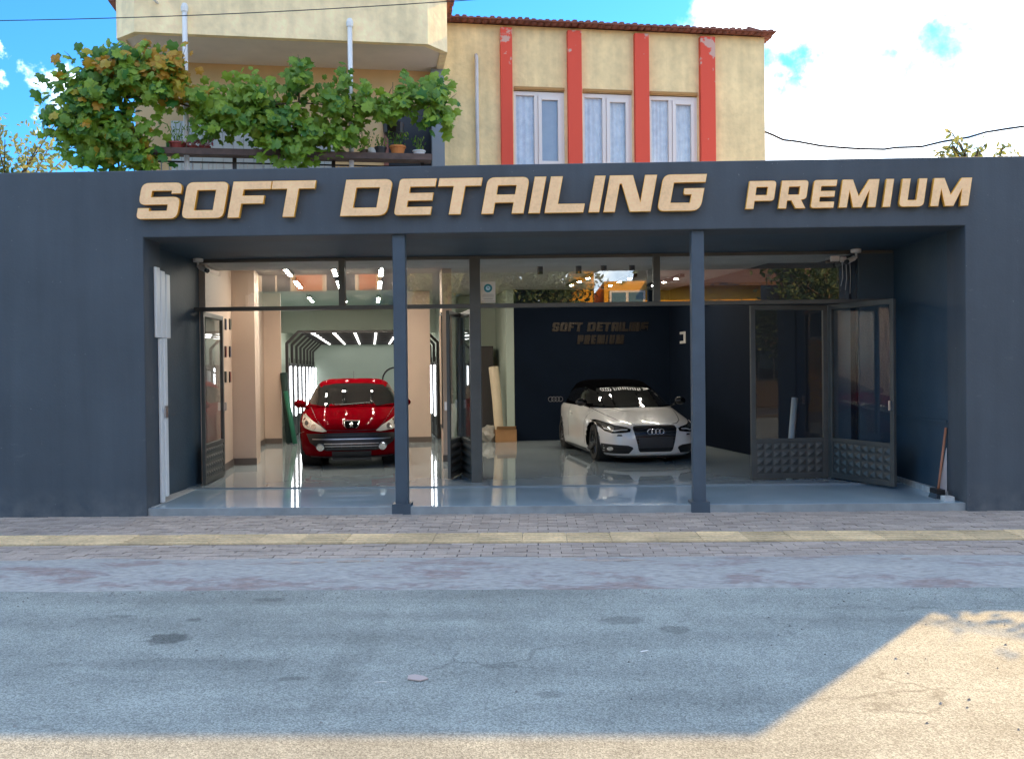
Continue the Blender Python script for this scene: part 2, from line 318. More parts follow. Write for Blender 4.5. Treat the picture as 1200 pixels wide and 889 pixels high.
M['vine'] = leaf_mat('green_vine_leaf', (.04, .16, .022), (.27, .40, .03))
M['vine_yellow'] = leaf_mat('yellowing_vine_leaf', (.42, .36, .03), (.50, .24, .02))
M['olive'] = leaf_mat('olive_tree_leaf', (.16, .22, .06), (.32, .32, .12), .5)
M['tree_leaf'] = leaf_mat('dark_tree_leaf', (.04, .075, .022), (.10, .13, .04))

# ------------------------------------------------------------------ mesh helpers
class MB:
    def __init__(s): s.bm = bmesh.new()
    def box(s, x0, x1, y0, y1, z0, z1):
        v = [s.bm.verts.new(p) for p in ((x0,y0,z0),(x1,y0,z0),(x1,y1,z0),(x0,y1,z0),(x0,y0,z1),(x1,y0,z1),(x1,y1,z1),(x0,y1,z1))]
        for f in ((0,3,2,1),(4,5,6,7),(0,1,5,4),(1,2,6,5),(2,3,7,6),(3,0,4,7)): s.bm.faces.new([v[i] for i in f])
        return s
    def prism(s, poly, fn0, fn1):
        """poly 2d -> two rings through fn0/fn1 with caps"""
        a = [s.bm.verts.new(fn0(*p)) for p in poly]; b = [s.bm.verts.new(fn1(*p)) for p in poly]; n = len(poly)
        s.bm.faces.new(a); s.bm.faces.new(b[::-1])
        for i in range(n): s.bm.faces.new((a[i], b[i], b[(i+1) % n], a[(i+1) % n]))
        return s
    def exz(s, poly, y0, y1): return s.prism(poly, lambda x, z: (x, y0, z), lambda x, z: (x, y1, z))
    def exy(s, poly, z0, z1): return s.prism(poly, lambda x, y: (x, y, z0), lambda x, y: (x, y, z1))
    def eyz(s, poly, x0, x1): return s.prism(poly, lambda y, z: (x0, y, z), lambda y, z: (x1, y, z))
    def tube(s, pts, r, seg=8, r1=None, caps=True):
        pts = [Vector(p) for p in pts]; rings = []; n = len(pts); up = None
        for i, p in enumerate(pts):
            d = (pts[min(i+1, n-1)] - pts[max(i-1, 0)]).normalized()
            if up is None: up = Vector((0, 0, 1)) if abs(d.z) < .9 else Vector((1, 0, 0))
            a = d.cross(up).normalized(); b = d.cross(a)
            rr = r if r1 is None else r + (r1-r)*i/max(1, n-1)
            rings.append([s.bm.verts.new(p + a*rr*cos(2*pi*k/seg) + b*rr*sin(2*pi*k/seg)) for k in range(seg)])
        for i in range(n-1):
            for k in range(seg): s.bm.faces.new((rings[i][k], rings[i][(k+1) % seg], rings[i+1][(k+1) % seg], rings[i+1][k]))
        if caps: s.bm.faces.new(rings[0][::-1]); s.bm.faces.new(rings[-1])
        return s
    def lathe(s, prof, c=(0, 0, 0), axis='z', seg=20, closed=False):
        rings = []; c = Vector(c)
        for (r, h) in prof:
            ring = []
            for k in range(seg):
                a = 2*pi*k/seg
                p = (r*cos(a), r*sin(a), h) if axis == 'z' else ((h, r*cos(a), r*sin(a)) if axis == 'x' else (r*cos(a), h, r*sin(a)))
                ring.append(s.bm.verts.new(c + Vector(p)))
            rings.append(ring)
        m = len(rings)
        for i in range(m if closed else m-1):
            A, B = rings[i], rings[(i+1) % m]
            for k in range(seg): s.bm.faces.new((A[k], A[(k+1) % seg], B[(k+1) % seg], B[k]))
        if not closed:
            if prof[0][0] > 1e-4: s.bm.faces.new(rings[0][::-1])
            if prof[-1][0] > 1e-4: s.bm.faces.new(rings[-1])
        return s
    def quad(s, *p):
        s.bm.faces.new([s.bm.verts.new(q) for q in p]); return s
    def mesh(s, name, m, smooth=False, recalc=True):
        if recalc: bmesh.ops.recalc_face_normals(s.bm, faces=s.bm.faces)
        me = bpy.data.meshes.new(name); s.bm.to_mesh(me); s.bm.free()
        ms = m if isinstance(m, (list, tuple)) else [m]
        for x in ms: me.materials.append(x)
        if smooth:
            for p in me.polygons: p.use_smooth = True
        return me
def link(name, data, parent=None, loc=(0, 0, 0), rz=0):
    o = bpy.data.objects.new(name, data); COL.objects.link(o); o.location = loc; o.rotation_euler = (0, 0, rz)
    if parent: o.parent = parent
    return o
def obj(name, mb, m, parent=None, loc=(0, 0, 0), rz=0, smooth=False, bevel=0):
    o = link(name, mb.mesh(name, m, smooth) if isinstance(mb, MB) else mb, parent, loc, rz)
    if bevel:
        b = o.modifiers.new('bevel', 'BEVEL'); b.width = bevel; b.segments = 2; b.limit_method = 'ANGLE'
    return o
def tag(o, label, cat, group=None, kind=None):
    if label: o['label'] = label
    if cat: o['category'] = cat
    if group: o['group'] = group
    if kind: o['kind'] = kind
    return o
def thing(name, label, cat, loc=(0, 0, 0), rz=0, group=None):
    return tag(link(name, None, None, loc, rz), label, cat, group)
def struct(name, mb, m, **k):
    o = obj(name, mb, m, **k); o['kind'] = 'structure'; return o
A = R(10.2); CA, SA = cos(A), sin(A); YG = 12.3
def W(u, v, z=0): return Vector((u*CA - v*SA, YG + u*SA + v*CA, z))     # building frame -> world (the house stands 10 degrees askew to the street front)
def UV(x, y): return (x*CA + (y-YG)*SA, -x*SA + (y-YG)*CA)
D = 10.195; FL = .10                                                   # front wall plane, hall floor height

# ------------------------------------------------------------------ ground
struct('ground', MB().quad((-400, -400, -.12), (400, -400, -.12), (400, 900, -.12), (-400, 900, -.12)), M['earth'])
struct('road', MB().quad((-120, -3.2, -.08), (120, -3.2, -.08), (120, 7.06, -.08), (-120, 7.06, -.08)), M['asphalt'])
pav = struct('pavement', MB().box(-40, 40, 7.74, 14, -.11, -.012), M['joint'])
# concrete apron sloping from pavement to the road, lumpy
mb = MB(); nx, ny = 500, 10; grid = []
from mathutils import noise as mnoise
for j in range(ny+1):
    row = []
    for i in range(nx+1):
        x = -14 + 28*i/nx; t = j/ny; y = 7.02 + .74*t
        z = -.078 + .085*min(1, (t/.55))**.8
        z += .018*mnoise.noise((x*2.2, y*5, 0))*(1 if 0 < j < ny else 0) + .008*mnoise.noise((x*9, y*12, 3))
        if j == 0: y += .04*mnoise.noise((x*1.5, 0, 7)); z = -.079
        if j == ny: y += .10*mnoise.noise((x*1.2, 0, 2)) + .05; z = .006
        row.append(mb.bm.verts.new((x, y, z)))
    grid.append(row)
for j in range(ny):
    for i in range(nx): mb.bm.faces.new((grid[j][i], grid[j][i+1], grid[j+1][i+1], grid[j+1][i]))
struct('concrete_apron', mb, M['apron'], smooth=True)
# pavers 0.20 x 0.10, running bond; the nearest 300 in view are objects of their own
def paver_mesh():
    b = MB(); b.box(-.0965, .0965, -.0465, .0465, -.06, 0)
    return b.mesh('paver', M['paver'])
pm = paver_mesh()
rows = [7.73 + .1*k for k in range(8)] + [9.03 + .1*k for k in range(17)]
cells = []
for r_i, y in enumerate(rows):
    for i in range(-75, 76):
        x = i*.2 + (.1 if r_i % 2 else 0) + .004*random.uniform(-1, 1)
        cells.append((x, y + .003*random.uniform(-1, 1), random.uniform(-.004, .003), random.uniform(-.02, .02)))
vis = [c for c in cells if abs(c[0] + .02*c[1]) < .56*c[1] + .1 and c[1] > 7.8]
vis.sort(key=lambda c: c[1]); near = vis[:300]; nearset = set(id(c) for c in near)
for (x, y, z, rz) in near:
    link('paver', pm, pav, (x, y, z), rz)
fb = MB(); tone = fb.bm.faces.layers.float.new('tone')
for c in cells:
    if id(c) in nearset or abs(c[0]) > 13: continue
    x, y, z, rz = c; n0 = len(fb.bm.faces)
    fb.box(x-.0965, x+.0965, y-.0465, y+.0465, z-.05, z)
    fb.bm.faces.ensure_lookup_table(); tv = random.random()
    for f in fb.bm.faces[n0:]: f[tone] = tv
pf = obj('paver_field', fb, M['paver_field'], pav); pf['kind'] = 'stuff'
# yellow guide strip: ribbed tiles
tb = MB(); tb.box(-.208, .208, -.235, .215, -.06, .001)
for k in range(5): tb.box(-.20, .20, -.20+.1*k-.018, -.20+.1*k+.018, .001, .006)
tm = tb.mesh('tactile_tile', M['tactile'])
for i in range(-14, 15): link('tactile_tile', tm, pav, (i*.42+.06, 8.775, random.uniform(-.003, .003)), random.uniform(-.006, .006))

# ------------------------------------------------------------------ the shop
shop = thing('detailing_shop', 'dark slate blue single storey car detailing garage with wide open front', 'shop building', (0, D, 0))
O0 = Vector((0, -D, 0)); OI = Vector((0, YG-D, 0))
def sp(name, mb, m, **k): return obj(name, mb, m, shop, loc=O0, **k)               # street-front frame
def si(name, mb, m, parent=None, **k):                                             # building frame
    return obj(name, mb, m, shop, loc=OI, rz=A, **k) if parent is None else obj(name, mb, m, parent, **k)
XL, XR, ZO, ZT = -4.375, 4.69, 3.115, 3.862
sp('front_wall', MB().exz([(-16, -.1), (XL, -.1), (XL, ZO), (XR, ZO), (XR, -.1), (5.76, -.1), (5.76, ZT), (-16, ZT)], D, D+.46), M['paint'], bevel=.012)
sp('side_wall', MB().box(5.52, 5.758, D+.462, 13.6, -.1, 3.70).box(XR+.03, XR+.25, D+.463, 13.2, -.1, 3.3), M['paint_dark'])
sp('side_wall', MB().box(-4.83, -4.58, D+.463, 12.9, -.1, 3.3), M['paint_dark'])
sp('canopy_soffit', MB().box(-4.85, 4.95, D+.464, 12.36, ZO+.004, 3.42), M['paint_dark'])
sp('side_wall', MB().box(4.262, XR+.028, YG-.02, YG+.5, -.1, 3.112), M['paint_dark'])
sp('side_wall', MB().box(3.935, 4.26, YG+.16, YG+.26, -.1, 2.42), M['paint_dark'])
sp('bounce_roof', MB().box(-15.8, 5.5, D+.47, 14.2, 3.45, 3.482), mat('bounce_roof_screed', (.5, .48, .45), .9, var=.15, vscale=2))  # unseen pale slab added to bounce light up under the balcony
sp('dado_rail', MB().box(XR+.005, XR+.029, 10.7, 12.4, .93, .96), M['paint_dark'])
sp('concrete_skirting', MB().exy([(XR+.028, 10.66), (XR-.02, 10.66), (XR-.03, 11.2), (XR-.015, 11.7), (XR-.01, 12.3), (XR+.028, 12.3)], .0, .15), mat('bare_render', (.5, .5, .47), .9, var=.2, vscale=12, bump=.5, bscale=20))
sp('concrete_step', MB().exy([(-4.58, 10.68), (-4.39, 10.3), (-4.33, 10.3), (-4.40, 11.3), (-4.47, 12.1), (-4.58, 12.2)], -.05, .09), mat('grey_step_concrete', (.42, .43, .42), .85, var=.15, vscale=5))
# floor: ramp then hall
fl = MB()
fl.box(-4.575, 4.715, 10.24, 11.90, -.1, .085)
sp('front_sill', MB().box(-4.575, 4.715, 10.222, 10.2385, -.1, .083), mat('grey_sill', (.26, .28, .28), .8, var=.15, vscale=6, world=True))
sp('entrance_floor', fl, M['epoxy_skylit'])
sp('floor', MB().box(-12, 7.5, 11.905, 36, -.1, FL), M['epoxy'])
sp('step_edge', MB().box(-4.57, 4.71, 11.899, 11.9045, .0855, FL+.001), mat('step_edge_shade', (.20, .23, .24), .5))  # added riser strip, coloured dark to dim the skylight it catches
sp('ceiling', MB().box(-12, 7.5, 13.35, 36, 3.27, 3.48), M['ceil'])
sp('ceiling_beam', MB().box(-4.8, 4.7, 12.365, 13.348, 3.085, 3.485), mat('bare_concrete_beam', (.62, .62, .58), .8, var=.10, vscale=4, bump=.3, bscale=12, world=True))
# front steel posts
for x0, x1 in ((-1.592, -1.452), (1.728, 1.868)):
    p = sp('steel_post', MB().box(x0, x1, D+.06, D+.20, -.02, ZO+.002), M['steel_post'], bevel=.008)
    obj('base_plate', MB().box(x0-.035, x1+.035, D+.026, D+.24, -.02, .115), M['steel_post'], p)
# glazed screen at YG: head bar, mullions, transom panes
ZH0, ZH1 = 2.425, 2.478
sp('head_bar', MB().box(-4.58, 4.70, YG-.05, YG+.05, ZH0, ZH1), M['frame'], bevel=.004)
sp('head_bar', MB().box(-4.58, 4.70, YG-.03, YG+.03, ZO-.04, ZO), M['frame'])
def xat(px, Y=YG): d = ray(px, 430); return d.x/d.y*Y
mull = [(399, 406), (551.5, 564), (766, 774)]
for i, (a, b) in enumerate(mull):
    lo = 0.1 if i == 1 else ZH1
    sp('mullion', MB().box(xat(a), xat(b), YG-.055, YG+.055, lo, ZO-.002), M['frame'], bevel=.004)
xs = [xat(229)] + [x for a, b in mull for x in (xat(a), xat(b))] + [4.26]
for i in range(0, len(xs)-1, 2):
    sp('transom_pane', MB().box(xs[i], xs[i+1], YG-.004, YG+.004, ZH1, ZO-.04), M['glass'])
sp('return_panel', MB().box(xat(229)-.05, xat(229), YG-.06, YG+.06, ZH1, ZO-.03), mat('cream_panel', (.5, .42, .3), .6))
# folding doors: pairs of leaves; each leaf built between two floor points
def leaf(p0, p1, pattern=True, ztop=2.415, z0=FL+.015, handle=True):
    p0 = Vector(p0); p1 = Vector(p1); w = (p1-p0).length; ang = math.atan2(p1.y-p0.y, p1.x-p0.x)
    d = link('folding_door', None, shop, (p0.x, p0.y-D, 0), ang)
    f = MB(); t = .022; s = .065; zs = z0+.48
    f.box(0, s, -t, t, z0, ztop).box(w-s, w, -t, t, z0, ztop).box(s, w-s, -t, t, ztop-s, ztop).box(s, w-s, -t, t, z0, z0+s).box(s, w-s, -t, t, zs, zs+.05)
    obj('frame', f, M['frame'], d, bevel=.004)
    pb = MB(); pb.box(s, w-s, -.010, .010, z0+s, zs)
    if pattern:
        n = 8; m_ = 4; dx = (w-2*s)/n; dz = (zs-z0-s)/m_
        for i in range(n):
            for j in range(m_):
                x0, zz = s+i*dx, z0+s+j*dz
                for sg in (-1, 1):
                    q = [pb.bm.verts.new((a, sg*.0101, c)) for a, c in ((x0+.012, zz+.012), (x0+dx-.012, zz+.012), (x0+dx-.012, zz+dz-.012), (x0+.012, zz+dz-.012))]
                    tip = pb.bm.verts.new((x0+dx/2, sg*.032, zz+dz/2))
                    for k in range(4): pb.bm.faces.new((q[k], q[(k+1) % 4], tip))
    obj('diamond_panel', pb, M['frame'], d)
    obj('pane', MB().box(s, w-s, -.003, .003, zs+.05, ztop-s), M['doorglass'], d)
    if handle: obj('handle', MB().box(w-.05, w-.015, -.06, -.022, 1.05, 1.17), M['alu'], d)
    return d
leaf((2.83, 12.27, 0), (3.895, 12.46, 0), handle=False); leaf((3.92, 12.44, 0), (4.37, 11.36, 0))
leaf((-4.44, 12.15, 0), (-4.55, 13.25, 0), handle=True)
leaf((-.865, 12.37, 0), (-1.09, 13.32, 0)); leaf((-1.10, 13.30, 0), (-1.205, 12.55, 0))
# interior walls (building frame)
si('navy_wall', MB().box(4.17, 4.32, -.72, 18, FL-.05, 3.268), M['navy'])
si('navy_wall', MB().box(.79, 4.168, 6.97, 7.12, FL-.05, 3.267), M['navy'])
si('pale_wall', MB().box(-.35, .788, 8.6, 8.75, FL-.05, 3.266), M['white_wall'])
si('pale_wall', MB().box(.62, .785, 6.98, 8.598, FL-.05, 3.265), M['white_wall'])
si('beige_wall', MB().box(-4.6, -4.4, .95, 7.9, FL-.05, 3.264), M['beige'])
si('column', MB().box(-4.398, -4.04, 3.30, 3.9, FL-.05, 3.263), M['beige'])
si('column', MB().box(-1.02, -.86, 3.0, 3.45, FL-.05, 3.263), M['beige'])
si('beige_wall', MB().box(-4.398, -4.05, 7.75, 7.9, FL-.05, 3.262), M['beige'])
si('beige_wall', MB().box(-1.62, -.95, 7.3, 7.45, FL-.05, 3.262), M['beige'])
si('pale_wall', MB().box(-4.75, -4.6, 7.9, 17.4, FL-.05, 3.261), M['white_wall'])
si('pale_wall', MB().box(-.50, -.352, 7.9, 17.4, FL-.05, 3.261), M['white_wall'])
si('pale_wall', MB().box(-4.75, 4.3, 17.4, 17.55, FL-.05, 3.262), M['white_wall'])
si('bulkhead', MB().box(-4.598, -.502, 12.2, 12.35, 2.60, 3.26), M['white_wall'])
for q in ((-4.399, -4.385, .95, 3.284), (-4.384, -4.03, 3.285, 3.299), (-4.399, -4.385, 3.901, 7.734), (-4.384, -4.04, 7.735, 7.749), (-1.63, -.94, 7.285, 7.299), (-1.03, -.85, 2.985, 2.999)):
    si('skirting', MB().box(*q, FL, FL+.11), M['skirt'])
# mirror on the partition: narrow framed door beside the tunnel
mr_ = si('framed_mirror', MB().box(-1.035, -1.022, 3.01, 3.44, FL+.55, 2.55), M['black'])
obj('mirror_glass', MB().box(-1.039, -1.0352, 3.03, 3.42, FL+.60, 2.50), mat('mirror', (.8, .82, .8), .02, metal=1), mr_)

# ------------------------------------------------------------------ sign letters
def fil(pts):
    out = []; n = len(pts)
    for i, p in enumerate(pts):
        r = p[2] if len(p) > 2 else 0
        P = Vector(p[:2]); 
        if not r: out.append(P); continue
        a = Vector(pts[i-1][:2]); b = Vector(pts[(i+1) % n][:2])
        da = (a-P).normalized(); db = (b-P).normalized()
        s0 = P+da*r; s1 = P+db*r
        for k in range(6):
            t = k/5; out.append((1-t)**2*s0 + 2*t*(1-t)*P + t*t*s1)
    return out
def rect(x0, y0, x1, y1): return [(x0, y0), (x0, y1), (x1, y1), (x1, y0)]
def glyph(ch, w, t=.33, h=.23):
    c = w/2; m = 1-h
    if ch == 'S': return [[(0,0,.15),(w,0,.2),(w,.61,.2),(t,.61),(t,m),(w-.28,m),(w-.28,.69),(w,.69),(w,1,.2),(0,1,.2),(0,.39,.2),(w-t,.39),(w-t,h),(t,h),(t,.31),(0,.31)]]
    if ch == 'O': return [[(0,0,.18),(w,0,.18),(w,1,.18),(0,1,.18)], rect(t, h, w-t, m)]
    if ch == 'F': return [[(0,0),(t,0),(t,.38),(w-.14,.38),(w-.14,.61),(t,.61),(t,m),(w,m),(w,1),(0,1)]]
    if ch == 'T': return [[(c-t/2,0),(c+t/2,0),(c+t/2,m),(w,m),(w,1),(0,1),(0,m),(c-t/2,m)]]
    if ch == 'D': return [[(0,0),(w,0,.24),(w,1,.2),(0,1)], rect(t, h, w-t, m)]
    if ch == 'E': return [[(0,0,.12),(w,0),(w,h),(t,h),(t,.39),(w-.02,.39),(w-.02,.61),(t,.61),(t,m),(w,m),(w,1),(0,1,.1)]]
    if ch == 'A': return [[(0,0),(t,0),(t,.3),(w-t,.3),(w-t,0),(w,0),(w,1,.2),(0,1,.2)], rect(t, .53, w-t, m)]
    if ch == 'I': return [rect(0, 0, w, 1)]
    if ch == 'L': return [[(0,0),(w,0),(w,.25),(t,.25),(t,1),(0,1)]]
    if ch == 'N': return [[(0,0),(t*.95,0),(t*.95,.76),(t+.03,.76),(w-t-.24,0),(w,0),(w,1),(w-t,1),(w-t,.28),(.63,1),(0,1)]]
    if ch == 'G': return [[(0,0,.2),(w,0,.25),(w,.62),(w-.55,.62),(w-.55,.44,.08),(w-t,.44),(w-t,h),(t,h),(t,m),(w,m),(w,1),(0,1,.2)]]
    if ch == 'P': return [[(0,0),(t,0),(t,.28),(w,.28,.12),(w,1,.14),(0,1)], rect(t, .5, w-t, m)]
    if ch == 'R': return [[(0,0),(t,0),(t,.28),(w*.45,.28),(w*.64,0),(w*1.02,0),(w*.82,.30),(w,.34,.1),(w,1,.14),(0,1)], rect(t, .5, w-t, m)]
    if ch == 'M': return [[(0,0),(t,0),(t+.02,.58),(c-.15,0),(c+.15,0),(w-t-.02,.58),(w-t,0),(w,0),(w,1),(w-t-.08,1),(c,.42),(t+.08,1),(0,1)]]
    if ch == 'U': return [[(0,0,.18),(w,0,.18),(w,1),(w-t,1),(w-t,.24),(t,.24),(t,1),(0,1)]]
def letter_mesh(ch, width, hgt, shear, depth, mats, t=.33, bev=.006):
    cu_ = bpy.data.curves.new('letter', 'CURVE'); cu_.dimensions = '2D'; cu_.fill_mode = 'BOTH'; cu_.extrude = depth/2-bev; cu_.bevel_depth = bev; cu_.offset = -bev
    for poly in glyph(ch, width/hgt, t):
        pts = fil(poly); s = cu_.splines.new('POLY'); s.points.add(len(pts)-1); s.use_cyclic_u = True
        for q, p in zip(s.points, pts): q.co = ((p.x + shear*p.y)*hgt, p.y*hgt, 0, 1)
    o = bpy.data.objects.new('letter', cu_); COL.objects.link(o); bpy.context.view_layer.update()
    me = bpy.data.meshes.new_from_object(o.evaluated_get(bpy.context.evaluated_depsgraph_get()))
    bpy.data.objects.remove(o); bpy.data.curves.remove(cu_)
    for v in me.vertices: v.co = (v.co.x, -v.co.z, v.co.y)
    me.materials.clear()
    for m in mats: me.materials.append(m)
    me.update()
    for p in me.polygons: p.material_index = 0 if p.normal.y < -.95 else 1; p.use_smooth = False
    return me
def sign(name, label, cat, rows, hgt, shear, depth, mats, loc, rz=0, t=.33, standoff=.03, bev=.006):
    """rows: list of (char, x0, x1, z) in the sign's own frame"""
    g = thing(name, label, cat, loc, rz)
    for ch, x0, x1, z in rows:
        link('letter', letter_mesh(ch, x1-x0, hgt, shear, depth, mats, t, bev), g, (x0, -standoff-depth/2, z))
    return g
main = list(zip('SOFT', ((-4.418,-3.958),(-3.912,-3.444),(-3.397,-2.967),(-2.961,-2.477)))) + list(zip('DETAILING', ((-2.146,-1.627),(-1.552,-1.145),(-1.118,-.643),(-.587,-.124),(-.072,.056),(.105,.531),(.586,.704),(.749,1.264),(1.332,1.805))))
gm = [M['gold_face'], M['gold_side']]
sign('shop_sign', 'big raised rose gold letters SOFT DETAILING above the garage opening', 'shop sign', [(c, a, b, 0) for c, (a, b) in main], .40, .19, .055, gm, (0, D, 3.305))
prem = list(zip('PREMIUM', ((2.293,2.589),(2.645,2.937),(2.993,3.243),(3.298,3.696),(3.769,3.853),(3.942,4.209),(4.28,4.688))))
sign('shop_sign', 'smaller raised gold letters PREMIUM at the right end of the lintel', 'shop sign', [(c, a, b, 0) for c, (a, b) in prem], .305, .15, .05, gm, (0, D, 3.315), t=.29)
dm = [mat('bronze_letter', (.028, .021, .015), .4, metal=.5), mat('dark_bronze_edge', (.012, .01, .008), .4)]
k = .335; row1 = [(c, a*k, b*k, .27) for c, (a, b) in main]
row2 = [(c, (a-3.49)*.42-.435, (b-3.49)*.42-.435, 0) for c, (a, b) in prem]
sign('wall_sign', 'dull bronze letters SOFT DETAILING PREMIUM on the navy wall above the white car', 'wall sign', row1+row2, .19, .15, .02, dm, W(3.065, 6.965, 2.12), A, standoff=.004, bev=.002)

# ------------------------------------------------------------------ apartment house behind
apt = thing('apartment_building', 'cream plastered upper house with red vertical stripes and deep balcony above the shop', 'house', W(0, 0, 0), A)
def ap(name, mb, m, parent=None, **k): return obj(name, mb, m, parent or apt, **k)
V0 = 1.9
wins = [(.035, .825), (1.115, 1.905), (2.19, 2.97)]
ZW0, ZW1 = 4.35, 5.87
# front wall with openings as piers and bands
wb = MB()
us = [-1.05] + [x for w in wins for x in w] + [4.10]
for i in range(0, len(us), 2): wb.box(us[i], us[i+1], V0, V0+.25, 3.49, 6.86)
for a, b in wins: wb.box(a, b, V0, V0+.25, ZW1+.02, 6.86).box(a, b, V0, V0+.25, 3.49, ZW0)
ap('front_wall', wb, M['plaster'])
sb = MB(); sb.box(3.85, 4.099, V0+.251, 11, 3.49, 6.85).box(-5.5, -5.25, V0+.251, 11, 3.49, 6.85).box(-5.5, 4.1, 11, 11.25, 3.49, 6.85)
ap('side_wall', sb, M['plaster'])
bw = MB(); bw.box(-5.5, -4.3, V0, V0+.25, 3.49, 6.05).box(-4.3, -3.4, V0, V0+.25, 5.6, 6.05).box(-3.4, -1.9, V0, V0+.25, 3.49, 6.05).box(-1.9, -1.15, V0, V0+.25, 5.6, 6.05).box(-5.5, -1.052, V0, V0+.25, 6.05, 6.86)
ap('balcony_back_wall', bw, mat('peach_plaster', (.80, .54, .28), .8, var=.08, vscale=2, world=True))
# white panelled lower wall and dark door behind the balcony
clad = ap('wall_cladding', MB().box(-5.0, -2.68, V0-.012, V0-.002, 3.5, 5.24), mat('cladding_backing', (.3, .3, .3), .7))
board = MB().box(-.069, .069, -.04, -.013, 3.5, 5.25).mesh('board', M['white_paint'])
for i in range(16): link('board', board, clad, (-4.93+.145*i, V0, 0))
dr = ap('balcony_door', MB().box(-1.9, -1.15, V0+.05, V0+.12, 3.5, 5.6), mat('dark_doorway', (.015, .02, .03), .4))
obj('door_frame', MB().box(-1.95, -1.88, V0-.03, V0+.1, 3.5, 5.62).box(-1.18, -1.11, V0-.03, V0+.1, 3.5, 5.62), mat('brown_door_frame', (.30, .12, .09), .5), dr)
ap('pilaster', MB().box(-1.24, -1.052, V0-.22, V0-.002, 3.49, 6.09), mat('grey_blue_column', (.25, .28, .31), .7))
for a, b in ((-.175, .003), (.87, 1.085), (1.935, 2.16), (3.0, 3.24)):
    ap('pilaster', MB().box(a, b, V0-.09, V0+.1, 3.49, 6.80), M['red_stripe'])
for i, (a, b) in enumerate(wins):
    w = link('window', None, apt)
    mid = a + (b-a)*.44; f = MB(); y0, y1 = V0+.02, V0+.09
    f.box(a, a+.035, y0, y1, ZW0, ZW1).box(b-.045, b, y0, y1, ZW0, ZW1).box(a+.035, b-.045, y0, y1, ZW1-.06, ZW1).box(mid-.03, mid+.03, y0, y1, ZW0, ZW1-.06).box(a+.035, b-.045, y0, y1, ZW0, ZW0+.05)
    f.box(mid+.031, b-.046, y0+.002, y1, ZW0+.34, ZW0+.40)
    s0, s1, t0, t1 = mid+.032, b-.047, ZW0+.40, ZW1-.062
    f.box(s0, s0+.055, y0-.02, y1-.02, t0, t1).box(s1-.055, s1, y0-.02, y1-.02, t0, t1).box(s0+.055, s1-.055, y0-.02, y1-.02, t1-.06, t1).box(s0+.055, s1-.055, y0-.02, y1-.02, t0, t0+.06)
    obj('frame', f, M['pvc'], w, bevel=.003)
    obj('pane', MB().box(a+.035, mid-.03, V0+.05, V0+.058, ZW0+.05, ZW1-.06), M['aptglass'], w)
    obj('pane', MB().box(mid+.03, b-.045, V0+.03, V0+.038, ZW0+.05, ZW1-.06), M['aptglass'], w)
    cb = MB(); n = 40; va = [] 
    for k in range(n+1):
        x = a+.02+(b-a-.04)*k/n; y = V0+.078+.012*sin(k*(1.2+.35*i)+i*2)
        va.append((cb.bm.verts.new((x, y, ZW0)), cb.bm.verts.new((x, y, ZW1))))
    for k in range(n): cb.bm.faces.new((va[k][0], va[k+1][0], va[k+1][1], va[k][1]))
    obj('curtain', cb, M['curtain'], w, smooth=True)
    if i == 0: obj('roller_blind', MB().box(mid+.035, b-.05, V0+.048, V0+.054, ZW0+.40, ZW1-.07), mat('grey_blind', (.50, .49, .46), .8, var=.05), w)
    ap('window_lintel', MB().box(a+.002, b-.002, V0-.035, V0+.02, ZW1+.022, ZW1+.06), mat('ochre_drip_edge', (.42, .22, .07), .8))
ap('room_floor', MB().box(-5.4, 3.9, V0+.26, 10.9, 3.40, 3.48), M['soffit'])
# balcony: floor slab, canopy with chamfered corners
bal = [(-5.5, V0), (-5.5, .95), (-5.2, .65), (-1.35, .65), (-1.06, .95), (-1.06, V0-.004)]
ap('balcony_slab', MB().exy(bal, 3.43, 3.56), M['plaster_pale'])
inner = [(-5.40, V0), (-5.40, .99), (-5.16, .75), (-1.39, .75), (-1.16, .99), (-1.16, V0-.004)]
pw = MB(); n = len(bal)
for i in range(n-1):
    q = [bal[i], bal[i+1], inner[i+1], inner[i]]
    pw.exy(q, 6.085, 6.82)
bmesh.ops.remove_doubles(pw.bm, verts=pw.bm.verts, dist=1e-4)
ap('balcony_parapet', pw, M['plaster_pale'])
ap('balcony_ceiling', MB().exy(inner, 6.11, 6.25), M['soffit'])
# tiled roof: sheet + row of barrel tiles along the eaves
rf = ap('roof', MB().exz([(-5.8, 6.88), (4.22, 6.88), (4.22, 6.90), (-5.8, 6.90)], V0-.19, 11.4), M['roof'])
rb = MB()
rr = [(-5.7, V0), (4.22, V0), (4.22, 11.4), (-5.7, 11.4)]
apex = [(-1.5, 6.5), (.6, 6.5)]
z0, z1 = 6.905, 8.35
vs = [rb.bm.verts.new((x, y, z0)) for x, y in rr] + [rb.bm.verts.new((x, y, z1)) for x, y in apex]
for f in ((0, 1, 5, 4), (1, 2, 5), (2, 3, 4, 5), (3, 0, 4)): rb.bm.faces.new([vs[i] for i in f])
obj('roof_slope', rb, M['roof'], rf)
tb = MB()
def tile_row(p0, p1, out, zz, step=.105):
    p0 = Vector(p0); p1 = Vector(p1); L_ = (p1-p0).length; nn = int(L_/step); d = (p1-p0)/nn; o = Vector(out)
    for k in range(nn):
        c = p0 + d*(k+.5); jit = random.uniform(-.012, .012)
        s = c + o*(.06+jit) ; e = c - o*.35
        tb.tube([(s.x, s.y, zz+jit*.6), (e.x, e.y, zz+.09)], .05, 6)
tile_row((-1.1, V0-.10), (4.20, V0-.10), (0, -1), 6.885)
tile_row((4.16, V0-.05), (4.16, 8), (1, 0), 6.885)
tile_row((-1.35, .60), (-1.0, .93), (.7, -.7), 6.88)
tile_row((-5.2, .60), (-1.35, .60), (0, -1), 6.88)
